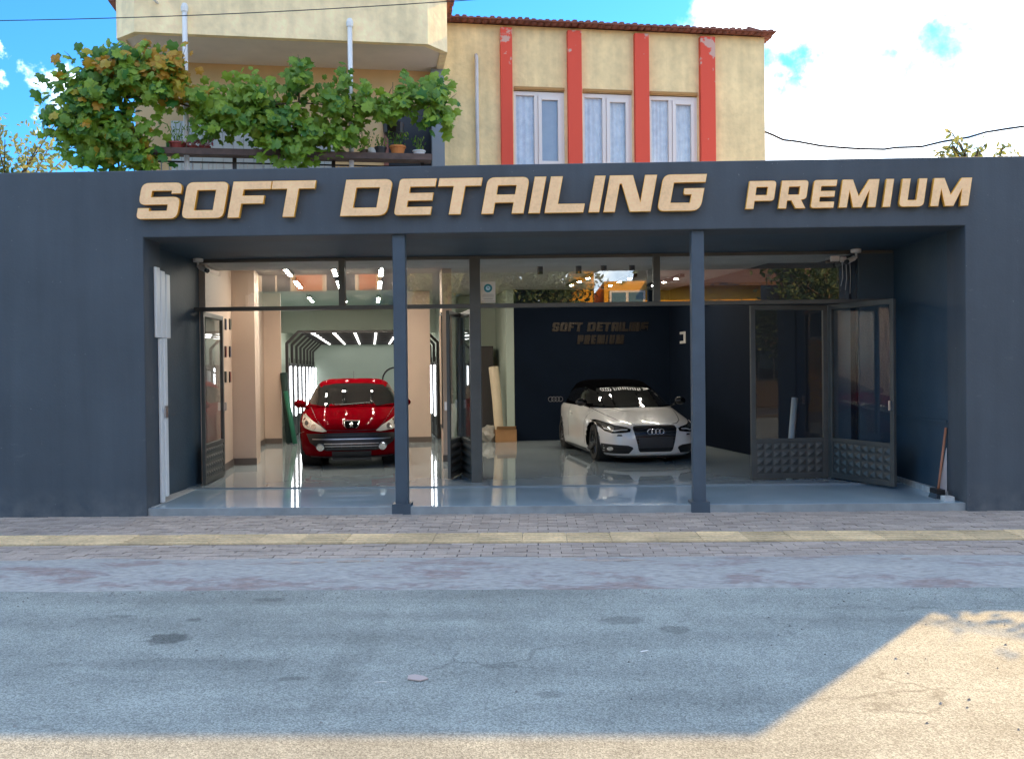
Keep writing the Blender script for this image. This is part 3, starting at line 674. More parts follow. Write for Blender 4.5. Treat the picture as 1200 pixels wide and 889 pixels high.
tile_row((-1.0, .93), (-1.0, V0-.1), (1, 0), 6.88)
tile_row((-5.52, 1.0), (-5.52, 3.2), (-1, 0), 6.70)
ot = obj('roof_tiles', tb, M['roof'], rf, smooth=True); ot['kind'] = 'stuff'
ap('balcony_roof', MB().exy([(-5.55, V0+.3), (-5.55, .95), (-5.2, .6), (-1.35, .6), (-1.0, .93), (-1.0, V0+.3)], 6.822, 6.86), M['roof'])
# pipes on the front
ap('downpipe', MB().tube([(-.54, V0-.05, 3.5), (-.54, V0-.05, 6.33), (-.54, V0+.02, 6.40)], .028, 10), M['pipe'], smooth=True)
for u, zt in ((-4.554, 6.42), (-2.408, 6.32)):
    p = ap('canopy_pipe', MB().tube([(u, .61, 3.56), (u, .61, zt)], .034, 10), M['white'], smooth=True)
    obj('pipe_cap', MB().lathe([(.045, -.06), (.05, .0), (.03, .05)], (u, .61, zt), seg=10), M['white'], p)
tag_lamp = thing('wall_lamp', 'small grey spotlight on a bent arm on the balcony parapet', 'lamp', W(-5.0, .62, 6.53), A)
obj('arm', MB().tube([(.10, .02, -.06), (.06, -.10, -.04), (-.14, -.16, .14)], .016, 6), M['pipe'], tag_lamp)
obj('lamp_head', MB().lathe([(.02, -.05), (.05, .05), (.045, .06)], (-.17, -.17, .17), 'y', 10), M['darkgrey'], tag_lamp)
# railing with plant shelf
rl = ap('balcony_railing', MB().box(-5.2, -1.36, .62, .64, 4.38, 4.40).box(-5.2, -1.36, .62, .64, 3.62, 3.64), M['black'])
for k in range(39):
    if True:
        u = -5.18 + .1*k; obj('baluster', MB().box(u-.006, u+.006, .623, .637, 3.641, 4.379), M['pipe'], rl)
for u in (-5.15, -3.95, -2.65, -1.45): obj('rail_post', MB().box(u-.025, u+.025, .645, .69, 3.57, 4.46), M['black'], rl)
sh = ap('plant_shelf', MB().box(-5.25, -3.3, .38, .70, 4.47, 4.515), M['wood']); sh2 = ap('plant_shelf', MB().box(-3.29, -1.33, .36, .70, 4.455, 4.505), M['wood'])
fm = mat('brown_fascia_board', (.10, .06, .045), .7, var=.3, vscale=8); obj('fascia', MB().box(-5.25, -3.3, .365, .379, 4.44, 4.52), fm, sh); obj('fascia', MB().box(-3.29, -1.33, .345, .359, 4.43, 4.51), fm, sh2)

# ------------------------------------------------------------------ foliage
def leaf_poly(kind):
    if kind == 'grape':
        return [(0, -.35), (.25, -.5), (.52, -.22), (.42, .05), (.55, .28), (.22, .30), (0, .58), (-.22, .30), (-.55, .28), (-.42, .05), (-.52, -.22), (-.25, -.5)]
    return [(0, -.5), (.22, -.1), (.16, .25), (0, .5), (-.16, .25), (-.22, -.1)]
def add_leaf(bm, c, nrm, up, s, kind, lay=None, tone_=0):
    nrm = nrm.normalized(); x = up.cross(nrm)
    if x.length < 1e-3: x = Vector((1, 0, 0)).cross(nrm)
    x.normalize(); y = nrm.cross(x)
    ctr = bm.verts.new(c); vs = []
    for (a, b) in leaf_poly(kind):
        vs.append(bm.verts.new(c + x*a*s + y*b*s - nrm*s*(.22*abs(a)+.15*abs(b))))
    for i in range(len(vs)):
        f = bm.faces.new((ctr, vs[i], vs[(i+1) % len(vs)]))
        if lay is not None: f[lay] = tone_
def onv(px, py, v):
    d = ray(px, py); t = (v + YG*CA)/(-d.x*SA + d.y*CA); return Vector((0, 0, H)) + d*t
clumps = [(105,108,46,40,0),(150,88,36,30,0),(95,150,36,28,0),(135,160,45,32,0),(118,183,32,16,0),(62,135,14,12,0),(75,140,22,16,0),(190,75,34,22,1),(212,100,12,22,1),(185,105,25,22,0),(140,62,22,12,0),(120,75,16,10,1),(235,115,26,20,0),(262,128,30,20,0),(250,150,22,16,0),(300,112,32,26,0),(285,140,34,24,0),(325,140,34,28,0),(350,92,18,22,0),(352,75,9,9,0),(345,175,32,20,0),(365,155,36,24,0),(385,112,22,16,0),(402,95,8,16,0),(396,125,26,18,0),(430,125,28,20,0),(455,128,22,16,0),(428,105,8,12,0),(492,112,24,26,0),(515,118,16,26,0),(505,140,14,12,0),(525,140,7,16,0),(470,118,16,12,0),(400,165,20,14,0),(320,168,22,14,0),(160,185,34,14,0),(415,150,16,10,0)]
vine = thing('grape_vine', 'leafy green grape vine with a few yellow leaves draped along the balcony railing', 'vine', W(-3.3, .45, 3.56), A)
vorg = W(-3.3, .45, 3.56); Rinv = Matrix.Rotation(-A, 3, 'Z')
leafmesh = []
for k in range(3):
    b = MB(); add_leaf(b.bm, Vector((0, 0, 0)), Vector((0, -1, .0)), Vector((0, 0, 1)), 1.0, 'grape'); leafmesh.append((b.mesh('leaf', M['vine']), None))
b = MB(); add_leaf(b.bm, Vector((0, 0, 0)), Vector((0, -1, 0)), Vector((0, 0, 1)), 1.0, 'grape'); leaf_y = b.mesh('leaf', M['vine_yellow'])
leaves = []
for (px, py, rx, ry, yl) in clumps:
    ctone = random.random()
    n = int(rx*ry*(.28 if px < 200 else .21)) + 10
    for _ in range(n):
        a = random.uniform(0, 2*pi); rr = min(1.35, abs(random.gauss(0, .62)))
        x, y = px+rx*rr*cos(a), py+ry*rr*sin(a)
        v = .42 + random.uniform(-.42, .32)*(1-.5*rr)
        p = Rinv @ (onv(x, y, v) - vorg)
        yel = yl and random.random() < .8 or (not yl and px < 250 and random.random() < .08)
        leaves.append((p, v, yel, (ctone*.8 + random.random()*.35) % 1))
leaves.sort(key=lambda l: l[1])
fol = MB(); lay = fol.bm.faces.layers.float.new('tone'); foly = MB(); layy = foly.bm.faces.layers.float.new('tone')
for i, (p, v, yel, tn_) in enumerate(leaves):
    nrm = Vector((random.gauss(0, .7), -1+random.gauss(0, .4), .5+random.gauss(0, .6))); up = Vector((random.gauss(0, .5), 0, -1)); s = random.choice((.07, .09, .11, .13, .15))*random.uniform(.9, 1.1)
    if i < 300:
        o = link('leaf', leaf_y if yel else leafmesh[i % 3][0], vine, p)
        o.rotation_mode = 'QUATERNION'; o.rotation_quaternion = nrm.normalized().to_track_quat('-Y', 'Z')
        o.scale = (s, s, s)
    else:
        add_leaf((foly if yel else fol).bm, p, nrm, up, s, 'grape', layy if yel else lay, tn_)
fo = obj('foliage', fol, M['vine'], vine); fo['kind'] = 'stuff'
fo2 = obj('yellow_foliage', foly, M['vine_yellow'], vine); fo2['kind'] = 'stuff'
st = MB()
def vp(px, py, v=.5): return Rinv @ (onv(px, py, v) - vorg)
for path in ([(140,200),(135,160),(150,110),(190,85)], [(135,160),(105,130),(75,138)], [(150,110),(220,118),(260,128),(300,125),(350,120),(400,125),(450,125),(500,120),(522,135)], [(350,120),(345,160),(350,190)], [(300,125),(320,160)], [(350,120),(352,80)], [(190,105),(205,95),(212,75)]):
    st.tube([vp(x, y, .52+.05*sin(x)) for x, y in path], .014, 6, .006)
st.tube([vp(x, y, .60) for x, y in [(128,215),(133,180),(140,150),(147,115),(165,92)]], .032, 8, .015)
st.tube([vp(x, y, .45) for x, y in [(147,115),(170,112),(200,118),(232,128),(252,124)]], .02, 6, .01)
for x0, y0, dx, dy in ((212,75,6,-20),(352,82,-3,-18),(402,100,5,-22),(60,135,-14,-4),(525,120,10,-10),(85,70,-10,-10),(455,112,6,-12)):
    st.tube([vp(x0, y0, .4), vp(x0+dx*.5, y0+dy*.6, .36), vp(x0+dx, y0+dy, .38)], .006, 5, .002)
obj('stem', st, M['bark'], vine, smooth=True)

def tree(label, x, y, h, crown_r, n, lm, group=None, trunk=.14, ls=.11, seed=1, sparse=1.0, base_h=.45, z0=-.1):
    rnd = random.Random(seed)
    t = thing('tree', label, 'tree', (x, y, z0), 0, group)
    tr = MB(); tips = []
    top = Vector((rnd.uniform(-.2, .2), rnd.uniform(-.2, .2), h*.72))
    tr.tube([(0, 0, 0), (top.x*.3, top.y*.3, h*.3), tuple(top)], trunk, 8, trunk*.35)
    for k in range(16):
        z = h*rnd.uniform(base_h, .72); a = rnd.uniform(0, 2*pi); L_ = crown_r*rnd.uniform(.5, 1.0); b0 = Vector((top.x*z/h, top.y*z/h, z))
        e = b0 + Vector((cos(a)*L_, sin(a)*L_, L_*rnd.uniform(.3, 1.0))); mid = (b0+e)/2 + Vector((0, 0, -.08*L_))
        tr.tube([b0, mid, e], trunk*.35, 6, trunk*.08); tips += [e, (mid+e)/2, mid]
        for q in range(2):
            e2 = e + Vector((rnd.gauss(0, .35), rnd.gauss(0, .35), rnd.uniform(.1, .6)))*crown_r*.6
            tr.tube([mid, (mid+e2)/2, e2], trunk*.16, 5, trunk*.05); tips += [e2, (mid+e2)/2]
    tips.append(top + Vector((0, 0, h*.03)))
    obj('trunk', tr, M['bark'], t, smooth=True)
    cr_ = MB(); ly = cr_.bm.faces.layers.float.new('tone'); per = max(1, n//len(tips))
    for tip in tips:
        r = crown_r*.26*rnd.uniform(.6, 1.3)*sparse; tn = rnd.random()
        for _ in range(per):
            p = tip + Vector((rnd.gauss(0, r*.6), rnd.gauss(0, r*.6), rnd.gauss(0, r*.5)))
            add_leaf(cr_.bm, p, Vector((rnd.gauss(0, 1), rnd.gauss(0, 1), rnd.gauss(.6, .8))), Vector((rnd.gauss(0, 1), rnd.gauss(0, 1), rnd.gauss(0, 1))), ls*rnd.uniform(.7, 1.3), 'oval', ly, (tn+rnd.uniform(0, .4)) % 1)
    obj('crown', cr_, lm, t); return t
tree('thin sparse pale green tree behind the wall left of the vine', -11.3, 18.5, 7.1, 1.8, 4200, M['olive'], seed=5, ls=.13, sparse=.75)
tree('thin tree top behind the far right end of the wall, leftmost of the two', 6.62, 14.2, 6.35, .5, 500, M['olive'], seed=8, ls=.11, sparse=.6)
tree('thin tree top behind the far right end of the wall, rightmost of the two', 7.2, 14.8, 6.6, .7, 900, M['olive'], seed=11, ls=.12, sparse=.6)

# flower pots on the shelf
def pot(name, label, px, py, r, h, m, plant, plant_h, n, seed, v=.52, pm=None, spread=1.0, zb=4.512):
    p = onv(px, py, v); rnd = random.Random(seed)
    t = thing(name, label, 'flower pot', (p.x, p.y, zb), A)
    obj('pot', MB().lathe([(r*.72, 0), (r*.95, h*.8), (r*1.06, h*.8), (r*1.06, h), (r*.9, h), (r*.85, h*.85), (0.0, h*.85)], seg=16), m, t, smooth=False)
    b = MB(); ly = b.bm.faces.layers.float.new('tone')
    for k in range(n):
        a = rnd.uniform(0, 2*pi); rr = r*spread*sqrt(rnd.random()); z = h*.85 + plant_h*rnd.random()
        rr *= .5 + z/(h+plant_h)
        add_leaf(b.bm, Vector((rr*cos(a), rr*sin(a), z)), Vector((rnd.gauss(0, .6), -.8, rnd.gauss(.4, .6))), Vector((rnd.gauss(0, .5), 0, 1)), rnd.uniform(.03, .06), 'oval', ly, rnd.random())
    for k in range(7):
        a = rnd.uniform(0, 2*pi); b.tube([(0, 0, h*.8), (r*spread*.7*cos(a), r*spread*.7*sin(a), h*.85+plant_h*.9)], .004, 4)
    obj('plant', b, pm or M['vine'], t); return t
M['terracotta'] = mat('orange_clay', (.62, .21, .05), .7, var=.08, vscale=8)
M['redpot'] = mat('red_plastic_pot', (.30, .05, .04), .5)
M['pinkflower'] = leaf_mat('pink_petals', (.55, .10, .16), (.60, .35, .35), .2)
pot('flower_pot', 'wide dark red pot with a leggy plant on the balcony shelf', 207, 168, .115, .10, M['redpot'], None, .28, 60, 1, spread=1.5)
pot('flower_pot', 'red pot of pink flowers on the balcony shelf, nearest the dark red pot', 226, 168, .07, .06, M['redpot'], None, .10, 40, 2, pm=M['pinkflower'], spread=1.2)
pot('flower_pot', 'red pot of pink flowers on the balcony shelf, nearest the hanging foliage', 240, 168, .075, .06, M['redpot'], None, .09, 40, 3, pm=M['pinkflower'], spread=1.2)
pot('flower_pot', 'bright orange clay pot on the balcony shelf below the right end of the vine', 466, 170, .105, .13, M['terracotta'], None, .20, 70, 4, spread=1.2)
pot('flower_pot', 'low white pot at the right end of the balcony shelf', 491, 170, .085, .075, M['white'], None, .20, 40, 5, spread=.9)
pot('flower_pot', 'dark grey pot left of the orange pot on the balcony shelf', 446, 170, .08, .11, M['darkgrey'], None, .16, 40, 6, spread=1.0)
pot('flower_pot', 'small grey pot with a bushy plant behind the pale stone on the shelf', 426, 170, .06, .07, M['wood'], None, .27, 80, 7, spread=1.9)
pot('flower_pot', 'dark pot of white flowers half hidden by the vine on the shelf', 324, 166, .08, .09, M['darkgrey'], None, .25, 70, 12, pm=leaf_mat('white_petals', (.55, .55, .55), (.7, .68, .66), .2), spread=1.4)
hp = onv(461, 150, 1.0)
t = thing('hanging_pot', 'black hanging pot under the right end of the vine', 'hanging pot', (hp.x, hp.y, hp.z-.16), A)
obj('pot', MB().lathe([(.07, 0), (.14, .08), (.15, .22), (.14, .22), (.10, .1), (0, .1)], seg=14), M['black'], t)
obj('cord', MB().tube([(0, .13, .2), (0, 0, .8)], .004, 4).tube([(0, -.13, .2), (0, 0, .8)], .004, 4), M['black'], t)
sp_ = onv(436, 170, .5)
sb_ = MB(); bmesh.ops.create_icosphere(sb_.bm, subdivisions=2, radius=.06)
for v in sb_.bm.verts: v.co *= 1 + .3*mnoise.noise(v.co*20)
tag(obj('stone', sb_, mat('pale_stone', (.6, .57, .52), .9), None, (sp_.x, sp_.y, 4.555), smooth=False), 'pale lumpy stone standing between pots on the balcony shelf', 'stone')
# dark brazier at the left end of the shelf
bp = onv(163, 172, .5)
t = thing('wire_basket', 'dark wire basket of dry stems at the left end of the balcony shelf', 'basket', (bp.x, bp.y, 4.515), A)
obj('rim', MB().lathe([(.10, -.25), (.17, 0), (.17, .02), (.15, .02), (.09, -.23)], seg=14), M['black'], t)
b = MB(); rnd = random.Random(3)
for k in range(60):
    a = rnd.uniform(0, 2*pi); b.tube([(.05*cos(a), .05*sin(a), 0), (.22*cos(a)*rnd.random(), .2*sin(a), rnd.uniform(.1, .26))], .003, 4)
obj('dry_stems', b, M['bark'], t)

# overhead cables
def cable(label, pts, r):
    b = MB(); b.tube(pts, r, 6)
    return tag(obj('cable', b, mat('black_cable', (.02, .02, .022), .6), smooth=True), label, 'cable')
def at(px, py, Y): d = ray(px, py); return Vector((0, 0, H)) + d*(Y/d.y)
cable('thin overhead cable crossing the sky and balcony at upper left', [at(x, 27 - 25.0*((x+200)/600)**1 + 9*sin(pi*(x+200)/900), 9.3) for x in range(-200, 760, 40)], .0045)
cpts = [(895,154),(905,158),(918,164),(935,166),(962,171),(985,173),(1008,174.5),(1036,175),(1050,173),(1080,172),(1105,166),(1135,161),(1155,155),(1180,151),(1215,146),(1300,125),(1500,60)]
cable('sagging overhead cable with clips running right from the house corner', [at(x, y, 15.2) for x, y in cpts], .018)

# ------------------------------------------------------------------ lights of the hall
M['spot'] = emis('white_lamp_disc', (1, .92, .78), 165)
M['tube_led'] = emis('white_led_tube', (.93, .97, 1), 3.2)
M['bar_led'] = emis('white_led_bar', (1, .98, .92), 2.2)
ord_ = ['nearest', 'second', 'third', 'farthest']
def ceil_light(label, u, v0, v1, nd):
    t = thing('ceiling_light', label, 'ceiling light', W(u, (v0+v1)/2, 3.268), A, 'linear ceiling lights of the hall')
    L_ = v1-v0
    obj('housing', MB().box(-.045, .045, -L_/2, L_/2, -.055, -.001), M['black'], t)
    for k in range(nd):
        y = -L_/2 + L_*(k+.5)/nd
        obj('lamp', MB().lathe([(.033, 0), (.033, .008)], (0, y, -.063), seg=12), M['spot'], t)
for u, nm in ((-3.5, 'left'), (-2.75, 'middle'), (-2.0, 'right')):
    for i, (a, b, n) in enumerate(((2.3, 3.9, 4), (4.6, 6.2, 4), (8.3, 9.9, 3), (12.6, 14.6, 4))):
        ceil_light(f'{ord_[i]} black linear light in the {nm} ceiling row of the red car bay', u, a, b, n)
for u, nm in ((1.67, 'left'), (2.44, 'middle'), (3.31, 'right')):
    ceil_light(f'{nm} of the three black linear lights on the ceiling over the white car', u, 3.66, 5.7, 3)
for px, nm in ((633, 'leftmost'), (678, 'second from left'), (707.5, 'third from left'), (740.5, 'rightmost')):
    p = at(px, 313, 13.7)
    t = thing('spotlight', f'{nm} of the four black cylinder spotlights behind the transom glass', 'spotlight', (p.x, p.y, 3.27), 0, 'black cylinder spotlights')
    obj('body', MB().lathe([(.045, -.26), (.045, -.13), (.012, -.12), (.012, 0)], seg=12), M['black'], t)

# LED tunnel
tun = thing('light_tunnel', 'black framed tunnel of white LED tubes behind the red car', 'light tunnel', W(-2.345, 8.15, FL), A)
hw, zt, ch = 1.645, 2.39, .27; NF = 8; LEN = 9.0
for i in range(NF):
    y = LEN*i/(NF-1)
    pts = [(-hw, 0), (-hw, zt-ch), (-hw+ch, zt), (hw-ch, zt), (hw, zt-ch), (hw, 0)]
    inn = [(hw-.06, 0), (hw-.06, zt-ch-.02), (hw-ch-.02, zt-.06), (-hw+ch+.02, zt-.06), (-hw+.06, zt-ch-.02), (-hw+.06, 0)]
    obj('frame', MB().exz(pts+inn, y-.03, y+.03), M['black'], tun)
for sg in (-1, 1): obj('side_panel', MB().box(sg*(hw-.03)-.012, sg*(hw-.03)+.012, .03, LEN-.03, .02, 1.70), M['black'], tun)
obj('ceiling_panel', MB().box(-hw+ch, hw-ch, .03, LEN, zt-.02, zt-.005), M['blackgloss'], tun)
for i in range(NF):
    y = LEN*i/(NF-1)
    for sg in (-1, 1):
        tb_ = obj('led_tube', MB().tube([(sg*(hw-.10), y+.05, .50), (sg*(hw-.10), y+.05, 1.62)], .016, 8), M['tube_led'], tun)
        obj('tube_holder', MB().box(sg*(hw-.075)-.006, sg*(hw-.075)+.006, y+.04, y+.06, .3, 1.8), M['black'], tb_)
for k in range(6):
    u = -1.10 + .46*k
    obj('led_bar', MB().box(u-.022, u+.022, .1, LEN-.1, zt-.055, zt-.022), M['bar_led'], tun)

# ------------------------------------------------------------------ cars
def spline(rows, s):
    n = len(rows)-1; i = min(n-1, int(s)); t = s-i
    p0, p1, p2, p3 = rows[max(0, i-1)], rows[i], rows[i+1], rows[min(n, i+2)]
    return [.5*((2*b)+(-a+c)*t+(2*a-5*b+4*c-d)*t*t+(-a+3*b-3*c+d)*t**3) for a, b, c, d in zip(p0, p1, p2, p3)]
def stack(rows, per, seg, cap_top, wheels=None, rw=.33):
    bm = bmesh.new(); rings = []; nn = (len(rows)-1)*per
    for j in range(nn+1):
        z, yf, yr, w, nf = spline(rows, j/per); yc = (yf+yr)/2; hl = (yr-yf)/2; ring = []
        for k in range(seg):
            th = 2*pi*k/seg; s_, c_ = sin(th), cos(th); n = nf if c_ > 0 else 4.2
            x = w*math.copysign(abs(s_)**(2/n), s_); y = yc - hl*math.copysign(abs(c_)**(2/n), c_)
            ring.append(bm.verts.new((x, y, z)))
        rings.append(ring)
    for j in range(nn):
        for k in range(seg): bm.faces.new((rings[j][k], rings[j][(k+1) % seg], rings[j+1][(k+1) % seg], rings[j+1][k]))
    if cap_top: bm.faces.new(rings[-1])
    if wheels:
        for v in bm.verts:
            for (wy, wz) in wheels:
                d = Vector((v.co.y-wy, v.co.z-wz)); 
                if abs(v.co.x) > .5 and rw-.035 < d.length < rw+.035:
                    d2 = d.normalized()*rw; v.co.y, v.co.z = wy+d2.x, wz+d2.y
        kill = [f for f in bm.faces if any(abs(f.calc_center_median().x) > .5 and (Vector((f.calc_center_median().y-wy, f.calc_center_median().z-wz))).length < rw-.004 for wy, wz in wheels)]
        bmesh.ops.delete(bm, geom=kill, context='FACES')
    bmesh.ops.recalc_face_normals(bm, faces=bm.faces)
    return bm
def bvh_of(*bms):
    vs, fs = [], []
    for bm in bms:
        bm.verts.ensure_lookup_table(); bm.verts.index_update(); o = len(vs); vs += [v.co.copy() for v in bm.verts]; fs += [[v.index+o for v in f.verts] for f in bm.faces]
    return BVHTree.FromPolygons(vs, fs)
def patch(bvh, poly, axis, off=.006, cuts=3, side=1, depth=.02):
    """outline in (x,z) seen from the front, or (y,z) seen from the side, laid on to the body surface with a rim"""
    bm = bmesh.new(); f = bm.faces.new([bm.verts.new((p[0], 0, p[1])) for p in poly])
    bmesh.ops.triangulate(bm, faces=[f])
    for _ in range(cuts):
        long_ = [e for e in bm.edges if e.calc_length() > .05]
        if not long_: break
        bmesh.ops.subdivide_edges(bm, edges=long_, cuts=1); bmesh.ops.triangulate(bm, faces=bm.faces)
    miss = []; good = []
    for v in bm.verts:
        a, z = v.co.x, v.co.z
        if axis == 'f': h = bvh.ray_cast(Vector((a, -3, z)), Vector((0, 1, 0)))[0]
        else: h = bvh.ray_cast(Vector((side*4, a, z)), Vector((-side, 0, 0)))[0]
        if h is None: miss.append((v, a, z))
        else:
            v.co = h + (Vector((0, -off, 0)) if axis == 'f' else Vector((side*off, 0, 0))); good.append(v)
    for v, a, z in miss:
        if axis == 'f':
            g = min(good, key=lambda q: (q.co.x-a)**2+(q.co.z-z)**2); v.co = (a, g.co.y, z)
        else:
            g = min(good, key=lambda q: (q.co.y-a)**2+(q.co.z-z)**2); v.co = (g.co.x, a, z)
    ext = bmesh.ops.extrude_face_region(bm, geom=bm.faces[:])
    mv = Vector((0, depth, 0)) if axis == 'f' else Vector((-side*depth, 0, 0))
    orig = [g for g in ext['geom'] if isinstance(g, bmesh.types.BMVert)]
    for v in orig: v.co += mv
    bmesh.ops.recalc_face_normals(bm, faces=bm.faces)
    b = MB(); b.bm.free(); b.bm = bm; return b
def mir(poly): return [(-x, z) for x, z in poly][::-1]
def disc(cx, cz, r, n=14): return [(cx+r*cos(2*pi*k/n), cz+r*sin(2*pi*k/n)) for k in range(n)]
M['rubber'] = mat('black_rubber', (.012, .012, .012), .7)
M['carglass'] = mat('dark_car_glass', (.006, .0065, .007), .03, spec=.3)
M['lens'] = mat('clear_lamp_lens', (.80, .76, .66), .2, metal=.15, coat=1)
M['rimmat'] = mat('dark_alloy_rim', (.10, .10, .105), .3, metal=.9)
def wheel(car, x, y, r, wd, rimm, side):
    w = link('wheel', None, car, (x, y, r))
    obj('tyre', MB().lathe([(r*.66, -wd/2), (r*.93, -wd/2), (r, -wd*.36), (r, wd*.36), (r*.93, wd/2), (r*.66, wd/2)], axis='x', seg=36, closed=True), M['rubber'], w, smooth=False)
    b = MB(); b.lathe([(r*.60, side*wd*.30), (r*.67, side*wd*.44), (r*.70, side*wd*.44), (r*.70, -side*wd*.4), (r*.60, -side*wd*.4)], axis='x', seg=36, closed=True)
    b.lathe([(.0, side*wd*.40), (.05, side*wd*.40), (.065, side*wd*.30), (.065, side*wd*.1)], axis='x', seg=16)
    for k in range(10):
        a = 2*pi*k/10; p0 = (side*wd*.32, .05*cos(a), .05*sin(a)); p1 = (side*wd*.36, r*.64*cos(a+.06), r*.64*sin(a+.06)); b.tube([p0, p1], .016, 5)
    obj('rim', b, rimm, w)
    obj('brake_disc', MB().lathe([(.01, 0), (.15, 0), (.15, side*.02), (.01, side*.02)], axis='x', seg=20), mat('grey_brake_steel', (.2, .2, .2), .4, metal=.9), w)
def build_car(name, label, loc, rz, rows_body, rows_cabin, paint, cabin_m, wheels, r, wd, track, parts, rw):
    car = thing(name, label, 'car', loc, rz)
    body = stack(rows_body, 8, 160, True, wheels, rw); cab = stack(rows_cabin, 6, 128, True)
    whole = stack(rows_body, 8, 160, True)
    bv = bvh_of(whole, cab); whole.free()
    for nm, bmx, mm in (('body', body, paint), ('cabin', cab, cabin_m)):
        b = MB(); b.bm.free(); b.bm = bmx; obj(nm, b, mm, car, smooth=True)
    zb = rows_body[0]; 
    obj('underbody', MB().box(-zb[3]*.88, zb[3]*.88, zb[1]+.25, zb[2]-.1, zb[0]+.02, zb[0]+.30), M['black'], car)
    for (wy, wz) in wheels:
        for sg in (-1, 1):
            obj('wheel_arch', MB().lathe([(rw-.002, sg*(-.30)), (rw-.002, sg*.0), (rw+.004, sg*.0), (rw+.004, sg*-.30), ], (sg*(track+.085), wy, wz), 'x', 32, closed=True), M['rubber'], car)
            wheel(car, sg*track, wy, r, wd, M['rimmat'], sg)
    parts(car, bv)
    return car
def P_(car, bv, name, poly, m, axis='f', off=.006, side=1, depth=.02, cuts=4, parent=None):
    return obj(name, patch(bv, poly, axis, off, cuts, side, depth), m, parent or car, smooth=False)
def torus(b, cx, y, cz, Rr, r, seg=20, m=6):
    rings = []
    for k in range(seg):
        a = 2*pi*k/seg; rings.append([b.bm.verts.new((cx+(Rr+r*cos(2*pi*q/m))*cos(a), y+r*sin(2*pi*q/m), cz+(Rr+r*cos(2*pi*q/m))*sin(a))) for q in range(m)])
    for k in range(seg):
        for q in range(m): b.bm.faces.new((rings[k][q], rings[(k+1) % seg][q], rings[(k+1) % seg][(q+1) % m], rings[k][(q+1) % m]))
def mirror_part(car, sg, y, z, m, w=.80):
    b = MB(); bmesh.ops.create_uvsphere(b.bm, u_segments=16, v_segments=10, radius=1)
    for v in b.bm.verts:
        v.co = Vector((sg*(w+.10) + v.co.x*.10, y + v.co.y*.07, z + .035 + v.co.z*.068))
    b.tube([(sg*(w-.06), y+.03, z-.05), (sg*(w+.08), y+.02, z)], .022, 6)
    obj('side_mirror', b, m, car, smooth=True)

M['redpaint'] = mat('deep_red_car_paint', (.15, .0006, .004), .55, coat=.06, spec=.0)
M['whitepaint'] = mat('pearl_white_car_paint', (.80, .78, .74), .3, coat=1, spec=.5)

